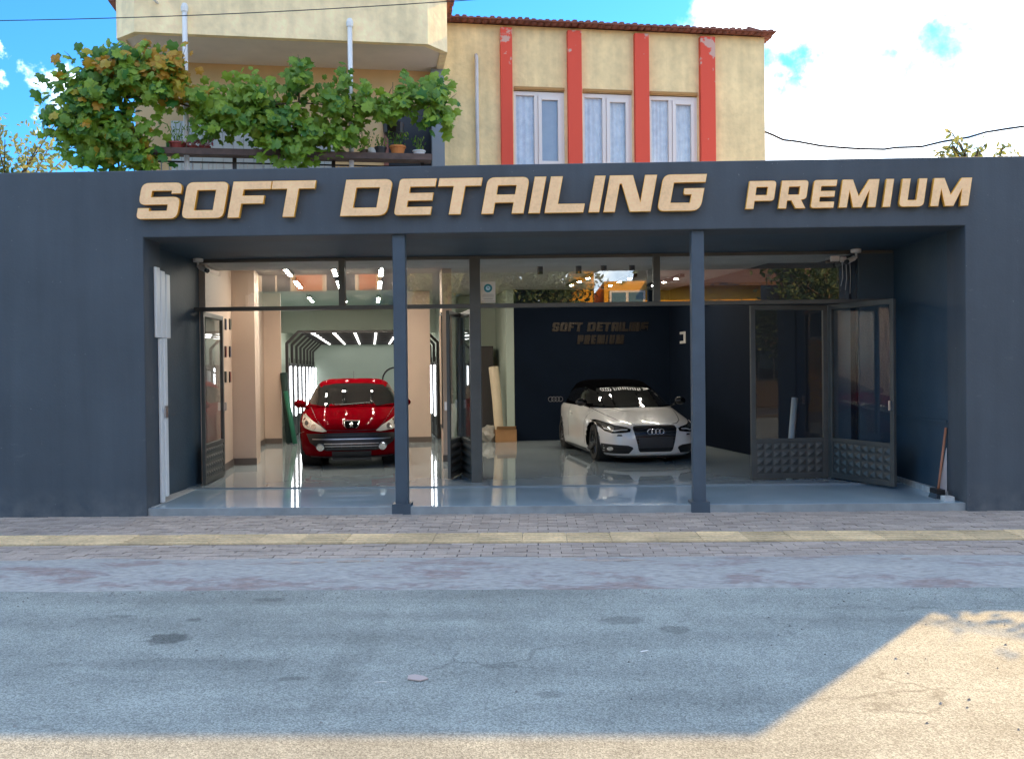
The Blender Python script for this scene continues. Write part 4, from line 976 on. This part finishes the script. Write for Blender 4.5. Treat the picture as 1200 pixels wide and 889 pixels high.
def red_parts(car, bv):
    ws = [(-.72, .955), (-.66, 1.07), (-.585, 1.18), (-.52, 1.255), (-.30, 1.285), (0, 1.29), (.30, 1.285), (.52, 1.255), (.585, 1.18), (.66, 1.07), (.72, .955), (.4, .925), (0, .915), (-.4, .925)]
    P_(car, bv, 'windscreen', ws, M['carglass'])
    sw = [(1.30, .98), (2.85, .98), (3.05, 1.08), (2.75, 1.22), (2.2, 1.27), (1.95, 1.22)]
    for sg in (-1, 1): P_(car, bv, 'side_window', sw, M['carglass'], 's', side=sg)
    hl = [(-.80, .80), (-.76, .815), (-.62, .735), (-.47, .655), (-.375, .575), (-.44, .565), (-.62, .585), (-.74, .62), (-.80, .69)]
    for pl, s in ((hl, 1), (mir(hl), -1)):
        h = P_(car, bv, 'headlight', pl, M['lens'], off=.008)
        for cx, cz, r in ((-.71, .69, .062), (-.585, .64, .045)):
            ring = P_(car, bv, 'reflector', disc(s*cx, cz, r), M['chrome'], off=.013, parent=h)
        P_(car, bv, 'reflector', disc(s*-.71, .69, .035), M['darkgrey'], off=.016, parent=h)
    gr = [(-.70, .53), (-.4, .545), (0, .55), (.4, .545), (.70, .53), (.64, .40), (.50, .31), (.38, .275), (-.38, .275), (-.50, .31), (-.64, .40)]
    g = P_(car, bv, 'grille', gr, M['black'], off=.008)
    for z, hw_, hh, m in ((.512, .40, .004, M['rimmat']), (.455, .60, .006, M['alu']), (.385, .42, .005, M['alu']), (.345, .40, .005, M['alu']), (.305, .38, .005, M['rimmat'])):
        P_(car, bv, 'grille_bar', [(-hw_, z-hh), (-hw_, z+hh), (0, z+hh), (hw_, z+hh), (hw_, z-hh), (0, z-hh)], m, off=.020, parent=g)
    for x in (-.30, -.15, 0, .15, .30): P_(car, bv, 'grille_bar', [(x-.004, .30), (x-.004, .40), (x+.004, .40), (x+.004, .30)], M['rimmat'], off=.018, parent=g)
    for s in (-1, 1):
        f = P_(car, bv, 'fog_light', disc(s*.475, .335, .062), M['chrome'], off=.022); P_(car, bv, 'fog_lens', disc(s*.475, .335, .042), M['lens'], off=.028, parent=f)
    e = [(-.125, .735), (-.115, .655), (-.075, .615), (.075, .615), (.115, .655), (.125, .735)]
    em = P_(car, bv, 'emblem', e, M['chrome'], off=.008); P_(car, bv, 'emblem_field', [(x*.86, .675+(z-.675)*.86) for x, z in e], mat('matt_black_field', (.004, .004, .004), .8, spec=.0), off=.020, parent=em)
    # rampant beast outline
    beast = [(-.025, .635), (-.012, .66), (-.03, .675), (-.028, .69), (-.008, .685), (-.012, .70), (.0, .715), (.018, .71), (.016, .695), (.032, .685), (.02, .675), (.012, .655), (.028, .635), (.012, .64), (0, .655), (-.01, .637)]
    P_(car, bv, 'emblem_figure', beast, M['chrome'], off=.032, parent=em, cuts=1)
    P_(car, bv, 'number_plate', [(-.30, .12), (-.30, .265), (.30, .265), (.30, .12)], M['darkgrey'], off=.035, depth=.03)
    P_(car, bv, 'lower_lip', [(-.72, .155), (-.72, .185), (.72, .185), (.72, .155)], M['black'], off=.012)
    for s in (-1, 1):
        for q in ([(.70, .90), (.60, .80), (.50, .69), (.40, .60), (.392, .605), (.492, .695), (.592, .805), (.692, .905)], [(.86, .50), (.74, .555), (.74, .563), (.86, .508)]):
            pl = [(s*x, z) for x, z in q]; P_(car, bv, 'panel_gap', pl if s > 0 else pl[::-1], M['black'], off=.003, depth=.006)
    P_(car, bv, 'panel_gap', [(-.40, .588), (0, .575), (.40, .588), (.40, .595), (0, .582), (-.40, .595)], M['black'], off=.003, depth=.006)
    for sg in (-1, 1): mirror_part(car, sg, 1.38, .93, M['redpaint'], .775)
    obj('aerial', MB().tube([(0, 2.5, 1.38), (0, 2.62, 1.50)], .006, 5), M['black'], car)
    for sg in (-1, 1): obj('wiper', MB().tube([(sg*.05-.25, 1.06, .945), (sg*.05+.3, 1.14, .975)], .010, 5), M['black'], car)
red_body = [(.15,.16,3.86,.78,3.6),(.20,.06,3.94,.83,3.8),(.32,.0,4.0,.86,4.0),(.44,.005,4.03,.872,4.0),(.55,.04,4.03,.874,3.8),(.64,.075,4.02,.874,3.6),(.70,.13,4.01,.872,3.4),(.75,.23,4.0,.868,3.2),(.80,.44,3.98,.86,3.0),(.85,.74,3.95,.845,2.9),(.895,.99,3.9,.83,2.9),(.93,1.12,3.8,.80,3.0)]
red_cabin = [(.925,1.05,3.72,.792,3.2),(.98,1.20,3.62,.77,3.3),(1.08,1.45,3.45,.725,3.4),(1.18,1.70,3.25,.675,3.5),(1.26,1.93,3.08,.625,3.4),(1.32,2.15,2.95,.56,3.2),(1.36,2.4,2.8,.42,3.0),(1.37,2.5,2.7,.2,2.5)]
rxp = -.2025*14.15
build_car('red_car', 'red compact convertible with its roof up parked nose out in the left bay', (rxp, 14.15, FL), A, red_body, red_cabin, M['redpaint'], M['redpaint'], [(.87, .305), (3.31, .305)], .305, .20, .71, red_parts, .345)

def white_parts(car, bv):
    ws = [(-.66, .875), (-.60, .96), (-.53, 1.07), (-.47, 1.155), (-.26, 1.175), (0, 1.18), (.26, 1.175), (.47, 1.155), (.53, 1.07), (.60, .96), (.66, .875), (.35, .855), (0, .85), (-.35, .855)]
    wsn = P_(car, bv, 'windscreen', ws, M['carglass'], off=.004)
    # white lettering band along the top edge of the windscreen: rings, then a row of small marks
    mk = MB()
    def mark(poly):
        b = patch(bv, poly, 'f', .009, 1, 1, .004); me = bpy.data.meshes.new('m'); b.bm.to_mesh(me); b.bm.free(); mk.bm.from_mesh(me); bpy.data.meshes.remove(me)
    for k in range(4):
        cx = -.395+.042*k
        o_ = disc(cx, 1.135, .027, 12); i_ = disc(cx, 1.135, .018, 12)
        for q in range(12): mark([o_[q], o_[(q+1) % 12], i_[(q+1) % 12], i_[q]])
    for k in range(12):
        x = -.20+.042*k; z = 1.150 - .02*abs(k-4)/6
        mark([(x, z-.02), (x+.012, z-.02), (x+.034, z+.02), (x+.022, z+.02)])
        if k % 3 != 1: mark([(x+.002, z+.012), (x+.002, z+.02), (x+.02, z+.02), (x+.02, z+.012)])
        if k % 2 == 0: mark([(x+.014, z-.02), (x+.014, z-.012), (x+.032, z-.012), (x+.032, z-.02)])
    mark([(.33, 1.115), (.33, 1.125), (.46, 1.14), (.46, 1.13)]); mark([(.33, 1.15), (.45, 1.148), (.45, 1.142), (.33, 1.142)])
    obj('windscreen_lettering', mk, mat('white_sticker', (.8, .8, .8), .5), wsn)
    sw = [(1.30, .90), (3.0, .92), (3.3, 1.0), (2.9, 1.14), (2.2, 1.17), (1.8, 1.10)]
    for sg in (-1, 1): P_(car, bv, 'side_window', sw, M['carglass'], 's', side=sg)
    g = [(-.355, .555), (-.335, .59), (-.30, .60), (.30, .60), (.335, .59), (.355, .555), (.275, .22), (.25, .19), (-.25, .19), (-.275, .22)]
    gp = P_(car, bv, 'grille', g, M['black'], off=.010)
    for k in range(7):
        z = .24+.048*k; hw_ = .275+.07*(z-.22)/.33
        P_(car, bv, 'grille_bar', [(-hw_, z-.006), (-hw_, z+.006), (0, z+.006), (hw_, z+.006), (hw_, z-.006), (0, z-.006)], M['blackgloss'], off=.016, parent=gp)
    P_(car, bv, 'number_plate', [(-.275, .25), (-.275, .42), (.275, .42), (.275, .25)], M['darkgrey'], off=.03, depth=.02)
    rb = MB()
    for k in range(4):
        cx = -.09+.062*k; h = bv.ray_cast(Vector((cx, -3, .505)), Vector((0, 1, 0)))[0]; torus(rb, cx, h.y-.022, .505, .040, .0065)
    obj('emblem', rb, M['chrome'], car, smooth=True)
    hl = [(-.815, .665), (-.76, .672), (-.60, .605), (-.44, .575), (-.385, .55), (-.40, .505), (-.52, .49), (-.66, .482), (-.735, .51), (-.80, .60)]
    inn = [(-.775, .642), (-.745, .645), (-.60, .585), (-.47, .56), (-.43, .54), (-.45, .52), (-.54, .515), (-.66, .505), (-.72, .535)]
    for pl, il, s in ((hl, inn, 1), (mir(hl), mir(inn), -1)):
        h = P_(car, bv, 'headlight', pl, M['blackgloss'], off=.007); P_(car, bv, 'lamp_glass', il, mat('smoked_lamp_lens', (.16, .16, .155), .1, metal=.6, coat=1), off=.011, parent=h)
        P_(car, bv, 'reflector', disc(s*-.655, .565, .036), M['chrome'], off=.016, parent=h)
        strip = [(-.74, .56), (-.62, .525), (-.53, .545), (-.44, .548), (-.44, .536), (-.53, .532), (-.62, .510), (-.74, .545)]
        P_(car, bv, 'light_strip', strip if s > 0 else mir(strip), mat('pale_light_strip', (.7, .7, .68), .3), off=.016, parent=h)
        P_(car, bv, 'washer_cap', [(s*-.60, .44), (s*-.58, .462), (s*-.53, .462), (s*-.52, .44)], M['black'], off=.008)
        it = [(-.775, .315), (-.44, .295), (-.375, .27), (-.36, .245), (-.42, .165), (-.75, .155), (-.785, .20)]
        it = it if s > 0 else mir(it)
        i_ = P_(car, bv, 'air_intake', it, M['black'], off=.006)
        P_(car, bv, 'fog_light', disc(s*-.68, .235, .036), M['chrome'], off=.014, parent=i_)
        P_(car, bv, 'intake_bar', [(s*-.74, .205), (s*-.74, .213), (s*-.42, .22), (s*-.42, .212)], M['darkgrey'], off=.014, parent=i_)
        fl_ = [(-.845, .31), (-.83, .31), (-.815, .16), (-.83, .16)]
        P_(car, bv, 'side_slot', fl_ if s > 0 else mir(fl_), M['black'], off=.004)
    P_(car, bv, 'splitter', [(-.74, .092), (-.74, .118), (0, .124), (.74, .118), (.74, .092), (0, .095)], M['black'], off=.02)
    for s in (-1, 1):
        for q in ([(.70, .83), (.62, .75), (.50, .66), (.40, .62), (.30, .612), (.30, .618), (.395, .628), (.49, .668), (.61, .758), (.692, .836)],):
            pl = [(s*x, z) for x, z in q]; P_(car, bv, 'panel_gap', pl if s > 0 else pl[::-1], M['darkgrey'], off=.003, depth=.006)
    for sg in (-1, 1):
        mirror_part(car, sg, 1.38, .90, M['blackgloss'], .77)
        P_(car, bv, 'sill_trim', [(1.25, .13), (1.25, .17), (2.85, .17), (2.85, .13)], M['black'], 's', side=sg, off=.01)
        P_(car, bv, 'door_seam', [(1.22, .25), (1.22, .82), (1.228, .82), (1.228, .25)], M['darkgrey'], 's', side=sg, off=.002)
        P_(car, bv, 'door_seam', [(2.45, .28), (2.45, .85), (2.458, .85), (2.458, .28)], M['darkgrey'], 's', side=sg, off=.002)
        P_(car, bv, 'door_handle', [(2.12, .70), (2.12, .73), (2.32, .74), (2.32, .71)], M['whitepaint'], 's', side=sg, off=.03)
white_body = [(.10,.14,3.80,.76,3.7),(.15,.05,3.88,.82,3.9),(.26,.0,3.93,.855,4.2),(.38,.0,3.95,.867,4.2),(.50,.025,3.94,.87,4.0),(.58,.07,3.94,.87,3.7),(.64,.18,3.93,.868,3.4),(.70,.40,3.92,.86,3.1),(.76,.66,3.90,.85,2.9),(.81,.90,3.88,.835,2.9),(.86,1.08,3.82,.80,3.0)]
white_cabin = [(.85,1.02,3.75,.79,3.2),(.90,1.16,3.72,.75,3.4),(1.0,1.42,3.66,.70,3.5),(1.09,1.66,3.58,.655,3.6),(1.17,1.90,3.46,.61,3.5),(1.24,2.15,3.30,.56,3.3),(1.29,2.42,3.05,.44,3.0),(1.305,2.6,2.85,.2,2.5)]
wxp = .12844*14.45
build_car('white_car', 'white hatchback with black roof and four ring emblem parked by the navy wall', (wxp, 14.45, FL), A, white_body, white_cabin, M['whitepaint'], mat('matt_black_roof', (.002, .002, .0025), .7, spec=.0), [(.80, .30), (3.27, .30)], .30, .21, .705, white_parts, .335)

# ------------------------------------------------------------------ small things inside
def onu(px, py, u):
    d = ray(px, py); t = (u + -0.0 - (-YG*SA))/(d.x*CA + d.y*SA) if False else (u + YG*SA)/(d.x*CA + d.y*SA); return Vector((0, 0, H)) + d*t
pic_m = [mat('blue_print', (.05, .06, .10), .5), mat('dark_red_print', (.14, .03, .025), .5), mat('grey_green_print', (.07, .08, .07), .5)]
for r_, (yc, nm) in enumerate(((380, 'top'), (412, 'middle'), (441.5, 'bottom'))):
    for c_, (xc, nm2) in enumerate(((264, 'nearer'), (269, 'farther'))):
        p = onu(xc, yc, -4.399)
        t = thing('picture', f'small dark picture on the beige left wall, {nm} row, {nm2} the door', 'picture', p, A)
        obj('frame', MB().box(0, .016, -.075, .075, -.085, .085), M['black'], t)
        obj('print', MB().box(.016, .018, -.062, .062, -.072, .072), pic_m[(r_+c_*2) % 3], t)
# rings plaque and bracket on the navy wall
p = onv(651, 467.5, 6.965)
b = MB()
for k in range(4): torus(b, -.105+.07*k, -.006, 0, .05, .006)
t = obj('emblem_plaque', b, mat('dim_metal_rings', (.22, .22, .24), .4, metal=.6), None, p, A, smooth=True); tag(t, 'four small interlocked grey rings on the navy wall left of the white car', 'emblem')
p = onu(800.5, 395.5, 4.168)
t = obj('wall_bracket', MB().box(-.03, -.004, -.17, .12, .07, .12).box(-.03, -.004, -.17, .12, -.12, -.07).box(-.03, -.004, -.17, -.11, -.069, .069), mat('pale_bracket', (.6, .58, .55), .5), None, p, A); tag(t, 'small white squared hook shaped bracket on the navy wall', 'bracket')
# far corner: cabinet, film roll, box, bag
p = onv(566, 505, 8.0)
t = thing('storage_cabinet', 'tall dark grey cabinet in the far corner beside the navy wall', 'cabinet', (p.x, p.y, FL), A)
obj('carcass', MB().box(-.45, .25, 0, .45, .02, 2.02), M['darkgrey'], t, bevel=.01)
obj('door', MB().box(-.44, -.105, -.02, -.002, .05, 1.99), mat('charcoal_door', (.05, .048, .05), .4), t); obj('door', MB().box(-.095, .24, -.02, -.002, .05, 1.99), mat('charcoal_door', (.05, .048, .05), .4), t)
p = onv(592, 511, 6.9)
t = thing('cardboard_box', 'open brown cardboard box on the floor by the navy wall', 'box', (p.x, p.y, FL), A)
bx = MB(); card = mat('brown_card', (.36, .19, .08), .8, var=.1, vscale=5)
bx.box(-.22, .22, -.15, -.143, 0, .26).box(-.22, .22, .143, .15, 0, .26).box(-.22, -.213, -.142, .142, 0, .26).box(.213, .22, -.142, .142, 0, .26).box(-.212, .212, -.142, .142, .001, .01)
obj('carton', bx, card, t); obj('flap', MB().eyz([(-.15, .26), (-.146, .262), (-.20, .33), (-.205, .328)], -.2, .2), card, t); obj('packing_paper', MB().box(-.02, .17, -.1, .1, .22, .285), M['white'], t, bevel=.02)
rp = p
pb_ = Vector((p.x-.12, p.y+.02, .20)); 
t = thing('paper_roll', 'tall pale roll of protective film standing in the cardboard box', 'roll', pb_, A)
b = MB(); b.tube([(0, 0, 0), (-.03, .10, .75), (-.075, .25, 1.45)], .095, 18, .105); obj('sheet', b, mat('cream_film', (.62, .52, .36), .5, var=.06, vscale=3), t, smooth=False)
obj('core', MB().tube([(-.0752, .2505, 1.449), (-.076, .252, 1.456)], .04, 12), card, t)
p = onv(573, 508, 7.0)
b = MB(); bmesh.ops.create_icosphere(b.bm, subdivisions=3, radius=.19)
for v in b.bm.verts:
    v.co *= 1 + .35*mnoise.noise(v.co*9); v.co.z = max(-.15, v.co.z)
tag(obj('plastic_bag', b, mat('grey_bag', (.30, .28, .24), .35), None, (p.x, p.y, FL+.15), smooth=False), 'crumpled grey plastic bag on the floor left of the cardboard box', 'bag')
# rolled mats and hose by the tunnel
p = onv(334, 514, 7.55)
t = thing('rolled_mat', 'dark rolled mat leaning at the left end of the light tunnel', 'mat', (p.x, p.y, FL), A)
obj('roll', MB().tube([(.10, -.05, .02), (-.02, .12, 1.48)], .075, 12), mat('dark_green_mat', (.008, .03, .028), .6), t, smooth=True)
p = onv(337, 514, 7.4)
t = thing('rolled_mat', 'green rolled mat leaning in front of the dark roll by the tunnel', 'mat', (p.x, p.y, FL), A)
obj('roll', MB().tube([(.16, -.10, .02), (-.03, .05, 1.1)], .05, 12), mat('green_mat', (.015, .14, .085), .6), t, smooth=True)
p = onv(463, 445, 8.9)
t = thing('hose_reel', 'dark ring of hose hanging at the right side of the light tunnel', 'hose', p, A)
b = MB(); torus(b, 0, 0, 0, .28, .018, 28, 6); torus(b, .01, .03, -.01, .29, .018, 28, 6); obj('coil', b, M['rubber'], t, smooth=True)
obj('hook', MB().tube([(0, .0, .25), (0, .3, .30)], .012, 6), M['black'], t)

# ------------------------------------------------------------------ small things at the front
def cctv(label, px, py, sg):
    p = at(px, py, 12.16)
    t = thing('security_camera', label, 'security camera', (p.x, p.y, ZO+.002), 0)
    obj('mount', MB().lathe([(.062, -.045), (.066, -.03), (.066, 0)], seg=16), M['white'], t)
    obj('arm', MB().tube([(0, 0, -.045), (0, -.01, -.11), (sg*.05, -.03, -.13)], .016, 8), M['white'], t, smooth=True)
    c = obj('housing', MB().tube([(sg*.03, -.01, -.115), (sg*.14, -.09, -.165)], .034, 12), M['white'], t, smooth=False)
    obj('lens', MB().tube([(sg*.1405, -.0905, -.165), (sg*.165, -.11, -.176)], .030, 12), M['black'], c)
cctv('white security camera under the left end of the soffit beside the transom glass', 232, 300, 1)
cctv('white security camera under the right end of the soffit with dangling wires', 1003, 297, -1)
p = at(985, 303, 12.2)
t = thing('junction_box', 'small pale junction box with loose hanging wires beside the right security camera', 'junction box', (p.x, p.y, p.z), 0)
obj('case', MB().box(-.13, -.02, -.03, .03, -.035, .035).box(.0, .07, -.03, .03, -.045, .02), M['pvc'], t, bevel=.005)
for k in range(3): obj('wire', MB().tube([(.02+.05*k, 0, -.04), (.03+.05*k, .01, -.25), (.0+.06*k, 0, -.36-.05*k)], .004, 5), M['pipe'], t)
# sticker on the transom
p = at(572, 342.5, YG-.008); hw_, hh_ = .098, .142
t = thing('window_sticker', 'white paper notice with a teal round logo stuck on the transom glass', 'sticker', (p.x, p.y-.004, p.z), 0)
obj('sheet', MB().box(-hw_, hw_, 0, .002, -hh_, hh_), mat('cream_paper', (.74, .66, .54), .6), t)
obj('logo', MB().lathe([(.030, -.0002), (.056, -.0002), (.056, -.0016), (.030, -.0016)], (0, 0, .055), 'y', 24, closed=True), mat('teal_print', (.02, .22, .24), .6), t)
obj('logo', MB().lathe([(.0295, -.0002), (.0295, -.0012)], (0, 0, .055), 'y', 20), mat('pale_teal_print', (.50, .72, .78), .6), t)
obj('logo', MB().exz([(-.014, .072), (.0, .068), (.016, .06), (.010, .055), (-.004, .060), (-.012, .062)], -.0018, -.0014), M['black'], t)
tx = MB()
for k, (zz, w_) in enumerate(((-.028, .07), (-.042, .078), (-.056, .078), (-.082, .07), (-.092, .06), (-.118, .085))): tx.box(-w_, w_, -.0015, 0, zz-.0022, zz+.0022)
obj('print', tx, mat('grey_print', (.30, .26, .20), .7), t)
# trunking on the left jamb
t = thing('cable_trunking', 'white ribbed vertical trunking on the left jamb, wide above and narrow below', 'trunking', (XL, 10.64, FL), 0)
for k in range(3):
    obj('channel', MB().box(.003, .035+.008*k, -.19+.125*k, -.075+.125*k, 1.91, 2.72-.03*k), M['white'], t, bevel=.01)
obj('channel', MB().box(.003, .035, -.10, -.015, .0, 1.90).box(.003, .05, -.012, .07, .06, 1.905), M['white'], t, bevel=.008)
obj('latch', MB().box(.05, .062, -.03, .03, .98, 1.12), M['alu'], t)
# broom, board, block at the right jamb
b0 = at(1099, 578, 10.62); b1 = at(1108.5, 501, 10.72)
t = thing('broom', 'broom with a reddish wooden handle leaning in the right corner of the opening', 'broom', (b0.x, b0.y, .04), 0)
obj('handle', MB().tube([(0, 0, b0.z-.04), tuple(b1-Vector((b0.x, b0.y, .04)))], .015, 8), mat('reddish_wood', (.42, .17, .09), .5), t, smooth=True)
hb = MB(); hb.box(-.05, .04, -.10, .10, .10, .15)
for i in range(5):
    for j in range(9): hb.tube([(-.045+.02*i, -.09+.022*j, .10), (-.075+.022*i, -.10+.025*j, .005)], .008, 4)
obj('brush', hb, M['black'], t)
c0 = at(1104, 580, 10.66)
tag(obj('white_board', MB().prism([(-.035, 0), (.06, 0), (.06, .52)], lambda x, z: (x, 0, z), lambda x, z: (x, .012, z)), mat('white_board_face', (.66, .62, .60), .5), None, (c0.x, 10.67, .13)), 'white triangular offcut of board standing behind the broom', 'board')
c0 = at(1111, 592, 10.42)
tag(obj('concrete_block', MB().box(-.06, .05, -.06, .06, 0, .10), mat('pale_concrete', (.55, .55, .53), .85, var=.15, vscale=12), None, (c0.x, 10.42, .035), bevel=.008), 'small pale concrete block at the foot of the right jamb', 'block')
# litter on the road
tag(obj('paper_scrap', MB().exy([(-.055, .04), (-.02, .055), (.03, .03), (.062, -.01), (.02, -.045), (-.05, -.02)], 0, .006), mat('torn_card', (.50, .40, .36), .9), None, (-.667, 4.99, -.077)), 'torn piece of pale pinkish card lying on the asphalt', 'litter')
tag(obj('straw', MB().tube([(-.03, 0, 0), (.035, .012, 0)], .003, 5), M['white'], None, (-.86, 4.93, -.076)), 'tiny white stick on the asphalt left of the card', 'litter')
tag(obj('foil_scrap', MB().exy([(-.02, -.01), (.03, .02), (.02, .03), (-.025, .005)], 0, .004), M['white'], None, (.62, 5.45, -.077)), 'tiny white scrap on the asphalt right of centre', 'litter')

# ------------------------------------------------------------------ across the street (seen only as reflections in the glass)
struct('far_pavement', MB().box(-60, 60, -7.5, -3.2, -.1, .03), M['joint'])
t = thing('opposite_building', 'cream apartment block with orange panels and glass balconies, mirrored in the transom glass', 'apartment block', (-9.5, -12, 0), pi)
cw = mat('opposite_cream_plaster', (.62, .55, .42), .8, var=.06, vscale=.5); ow = mat('opposite_orange_panel', (.60, .20, .06), .7)
obj('wall', MB().box(-5.5, 6, 0, 9, -.1, 11), cw, t)
for zf in (3.6, 6.6, 9.4):
    obj('balcony_slab', MB().box(-4.8, 5, -1.3, -.002, zf, zf+.2), cw, t)
    obj('balcony_glass', MB().box(-4.8, 5, -1.3, -1.27, zf+.22, zf+1.1), mat('green_rail_glass', (.12, .20, .18), .05), t)
    for k, x in enumerate((-4.6, -2.4, .2, 3.2)):
        w = obj('window', MB().box(x, x+1.3, -.03, -.002, zf+.25, zf+2.4), M['pvc'], t)
        obj('pane', MB().box(x+.08, x+.61, -.04, -.031, zf+.33, zf+2.3).box(x+.69, x+1.22, -.04, -.031, zf+.33, zf+2.3), M['carglass'], w)
    for x0, x1 in ((-3.15, -2.5), (-1.0, .05), (1.7, 2.5)): obj('panel', MB().box(x0, x1, -.06, -.003, zf+.2, zf+2.9), ow, t)
t = thing('opposite_house', 'yellow house with dark brown roof across the street, mirrored in the transom glass', 'house', (5.5, -10.5, 0), pi)
yw = mat('yellow_plaster', (.75, .36, .02), .8)
obj('wall', MB().box(-3.0, 2.9, 0, 7, -.1, 4.9).box(3.25, 4.2, .5, 7, -.1, 5.4), yw, t)
rb = MB(); rb.eyz([(-.7, 4.62), (3.5, 6.4), (7.7, 4.62), (7.7, 4.74), (3.5, 6.55), (-.7, 4.74)], -3.6, 1.2); obj('roof', rb, mat('dark_brown_roof', (.10, .05, .035), .8), t)
w = obj('window', MB().box(1.35, 2.7, -.05, -.002, 3.0, 4.55), M['pvc'], t); obj('pane', MB().box(1.43, 1.98, -.06, -.051, 3.08, 4.47).box(2.08, 2.62, -.06, -.051, 3.08, 4.47), mat('blue_grey_pane', (.10, .17, .20), .1), w)
w = obj('window', MB().box(-2.2, -.4, -.05, -.002, 2.6, 3.9), M['pvc'], t); obj('pane', MB().box(-2.1, -1.35, -.06, -.051, 2.7, 3.8).box(-1.25, -.5, -.06, -.051, 2.7, 3.8), M['carglass'], w)
tree('street tree across the road, left of the yellow house, mirrored in the glass', -.5, -8.8, 6.2, 2.0, 5000, M['tree_leaf'], 'trees across the street', seed=21, ls=.2, base_h=.3)
tree('street tree across the road, right beside the cream apartment block, mirrored in the glass', -3.3, -8.4, 6.6, 1.7, 4500, M['olive'], 'trees across the street', seed=22, ls=.2, base_h=.3)
for (x, y, h, sd_) in ((10.5, -8.0, 6.0, 31), (14.0, -8.6, 6.6, 32), (18.0, -8.2, 6.2, 33)):  # trees added to keep the right folding door's reflection dark
    tree({31: 'dense tree added to darken the door reflection, just right of the yellow house', 32: 'dense tree added to darken the door reflection, second right of the yellow house', 33: 'dense tree added to darken the door reflection, farthest right', }[sd_], x, y, h, 2.3, 4500, M['tree_leaf'], 'trees across the street', seed=sd_, ls=.24, base_h=.22, sparse=1.3)
# low garden wall and shrubby tree past the right end of the shop (their shadow falls on the road at the right)
t = tag(obj('garden_wall', MB().box(5.765, 16, 10.3, 10.5, -.1, 2.52), mat('grey_garden_wall', (.4, .39, .37), .85, var=.15, vscale=3), None), 'low grey garden wall continuing to the right of the shop front', 'wall')
tree('leafy young tree behind the garden wall right of the shop, casting the dappled shade', 7.7, 11.6, 4.25, 1.1, 1100, M['olive'], seed=41, ls=.13, sparse=.8, trunk=.08, base_h=.5)
tree('second young tree behind the garden wall farther right of the shop', 9.4, 11.6, 4.2, 1.1, 1100, M['olive'], seed=43, ls=.13, sparse=.8, trunk=.08, base_h=.5)

t = thing('opposite_building', 'dark brown block added behind the trees at the right to darken the door reflection', 'apartment block', (17, -11, 0), pi)  # added block, gives the right folding door something dark to reflect
obj('wall', MB().box(-8, 7, 0, 9, -.1, 10), mat('dark_brown_render', (.10, .075, .06), .8, var=.1, vscale=1), t)
for zf in (1.0, 4.0, 7.0):
    for x in (-6, -3, 0, 3):
        w = obj('window', MB().box(x, x+1.6, -.04, -.002, zf, zf+1.5), M['black'], t); obj('pane', MB().box(x+.08, x+.76, -.05, -.041, zf+.08, zf+1.42).box(x+.84, x+1.52, -.05, -.041, zf+.08, zf+1.42), M['carglass'], w)

# tube added to stand in for the film roll's reflection in the right door
p = onv(927, 512, 1.2)
t = thing('reflected_roll', 'pale tube standing in for the film roll reflected in the right folding door', 'tube', (3.62, 13.2, FL), A)
obj('tube', MB().tube([(-.05, 0, .02), (.10, .10, 1.05)], .045, 14), mat('roll_reflection_tone', (.45, .44, .42), .7), t, smooth=True)
# grit along the edge of the apron
gb = MB(); rnd = random.Random(9)
for k in range(420):
    x = rnd.uniform(-5, 5); y = 7.0 - abs(rnd.gauss(0, .22)) if rnd.random() < .7 else rnd.uniform(4.2, 7); q = rnd.uniform(.004, .012)
    v = [gb.bm.verts.new((x+q*cos(a)*rnd.uniform(.6, 1.2), y+q*sin(a)*rnd.uniform(.6, 1.2), -.0795)) for a in (0, 1.6, 3.1, 4.7)]
    tp = gb.bm.verts.new((x, y, -.0795+q*.9))
    for i in range(4): gb.bm.faces.new((v[i], v[(i+1) % 4], tp))
g = obj('grit', gb, mat('grey_grit', (.26, .25, .23), .9, var=.4, vscale=3, world=True)); tag(g, 'loose grit scattered on the asphalt along the concrete apron', 'grit', kind='stuff')
tree('backdrop tree added to close reflected sky gaps, behind the one left of the yellow house', -.2, -11.5, 7.2, 2.0, 5000, M['tree_leaf'], 'trees across the street', seed=51, ls=.24, base_h=.2, sparse=1.3)  # added backdrop, hides bright sky gaps in the transom reflection
tree('backdrop tree added to close reflected sky gaps, behind the one beside the cream apartment block', -2.4, -11.8, 7.6, 2.4, 5000, M['tree_leaf'], 'trees across the street', seed=52, ls=.24, base_h=.2, sparse=1.3)  # second added backdrop tree for the same reflected gaps
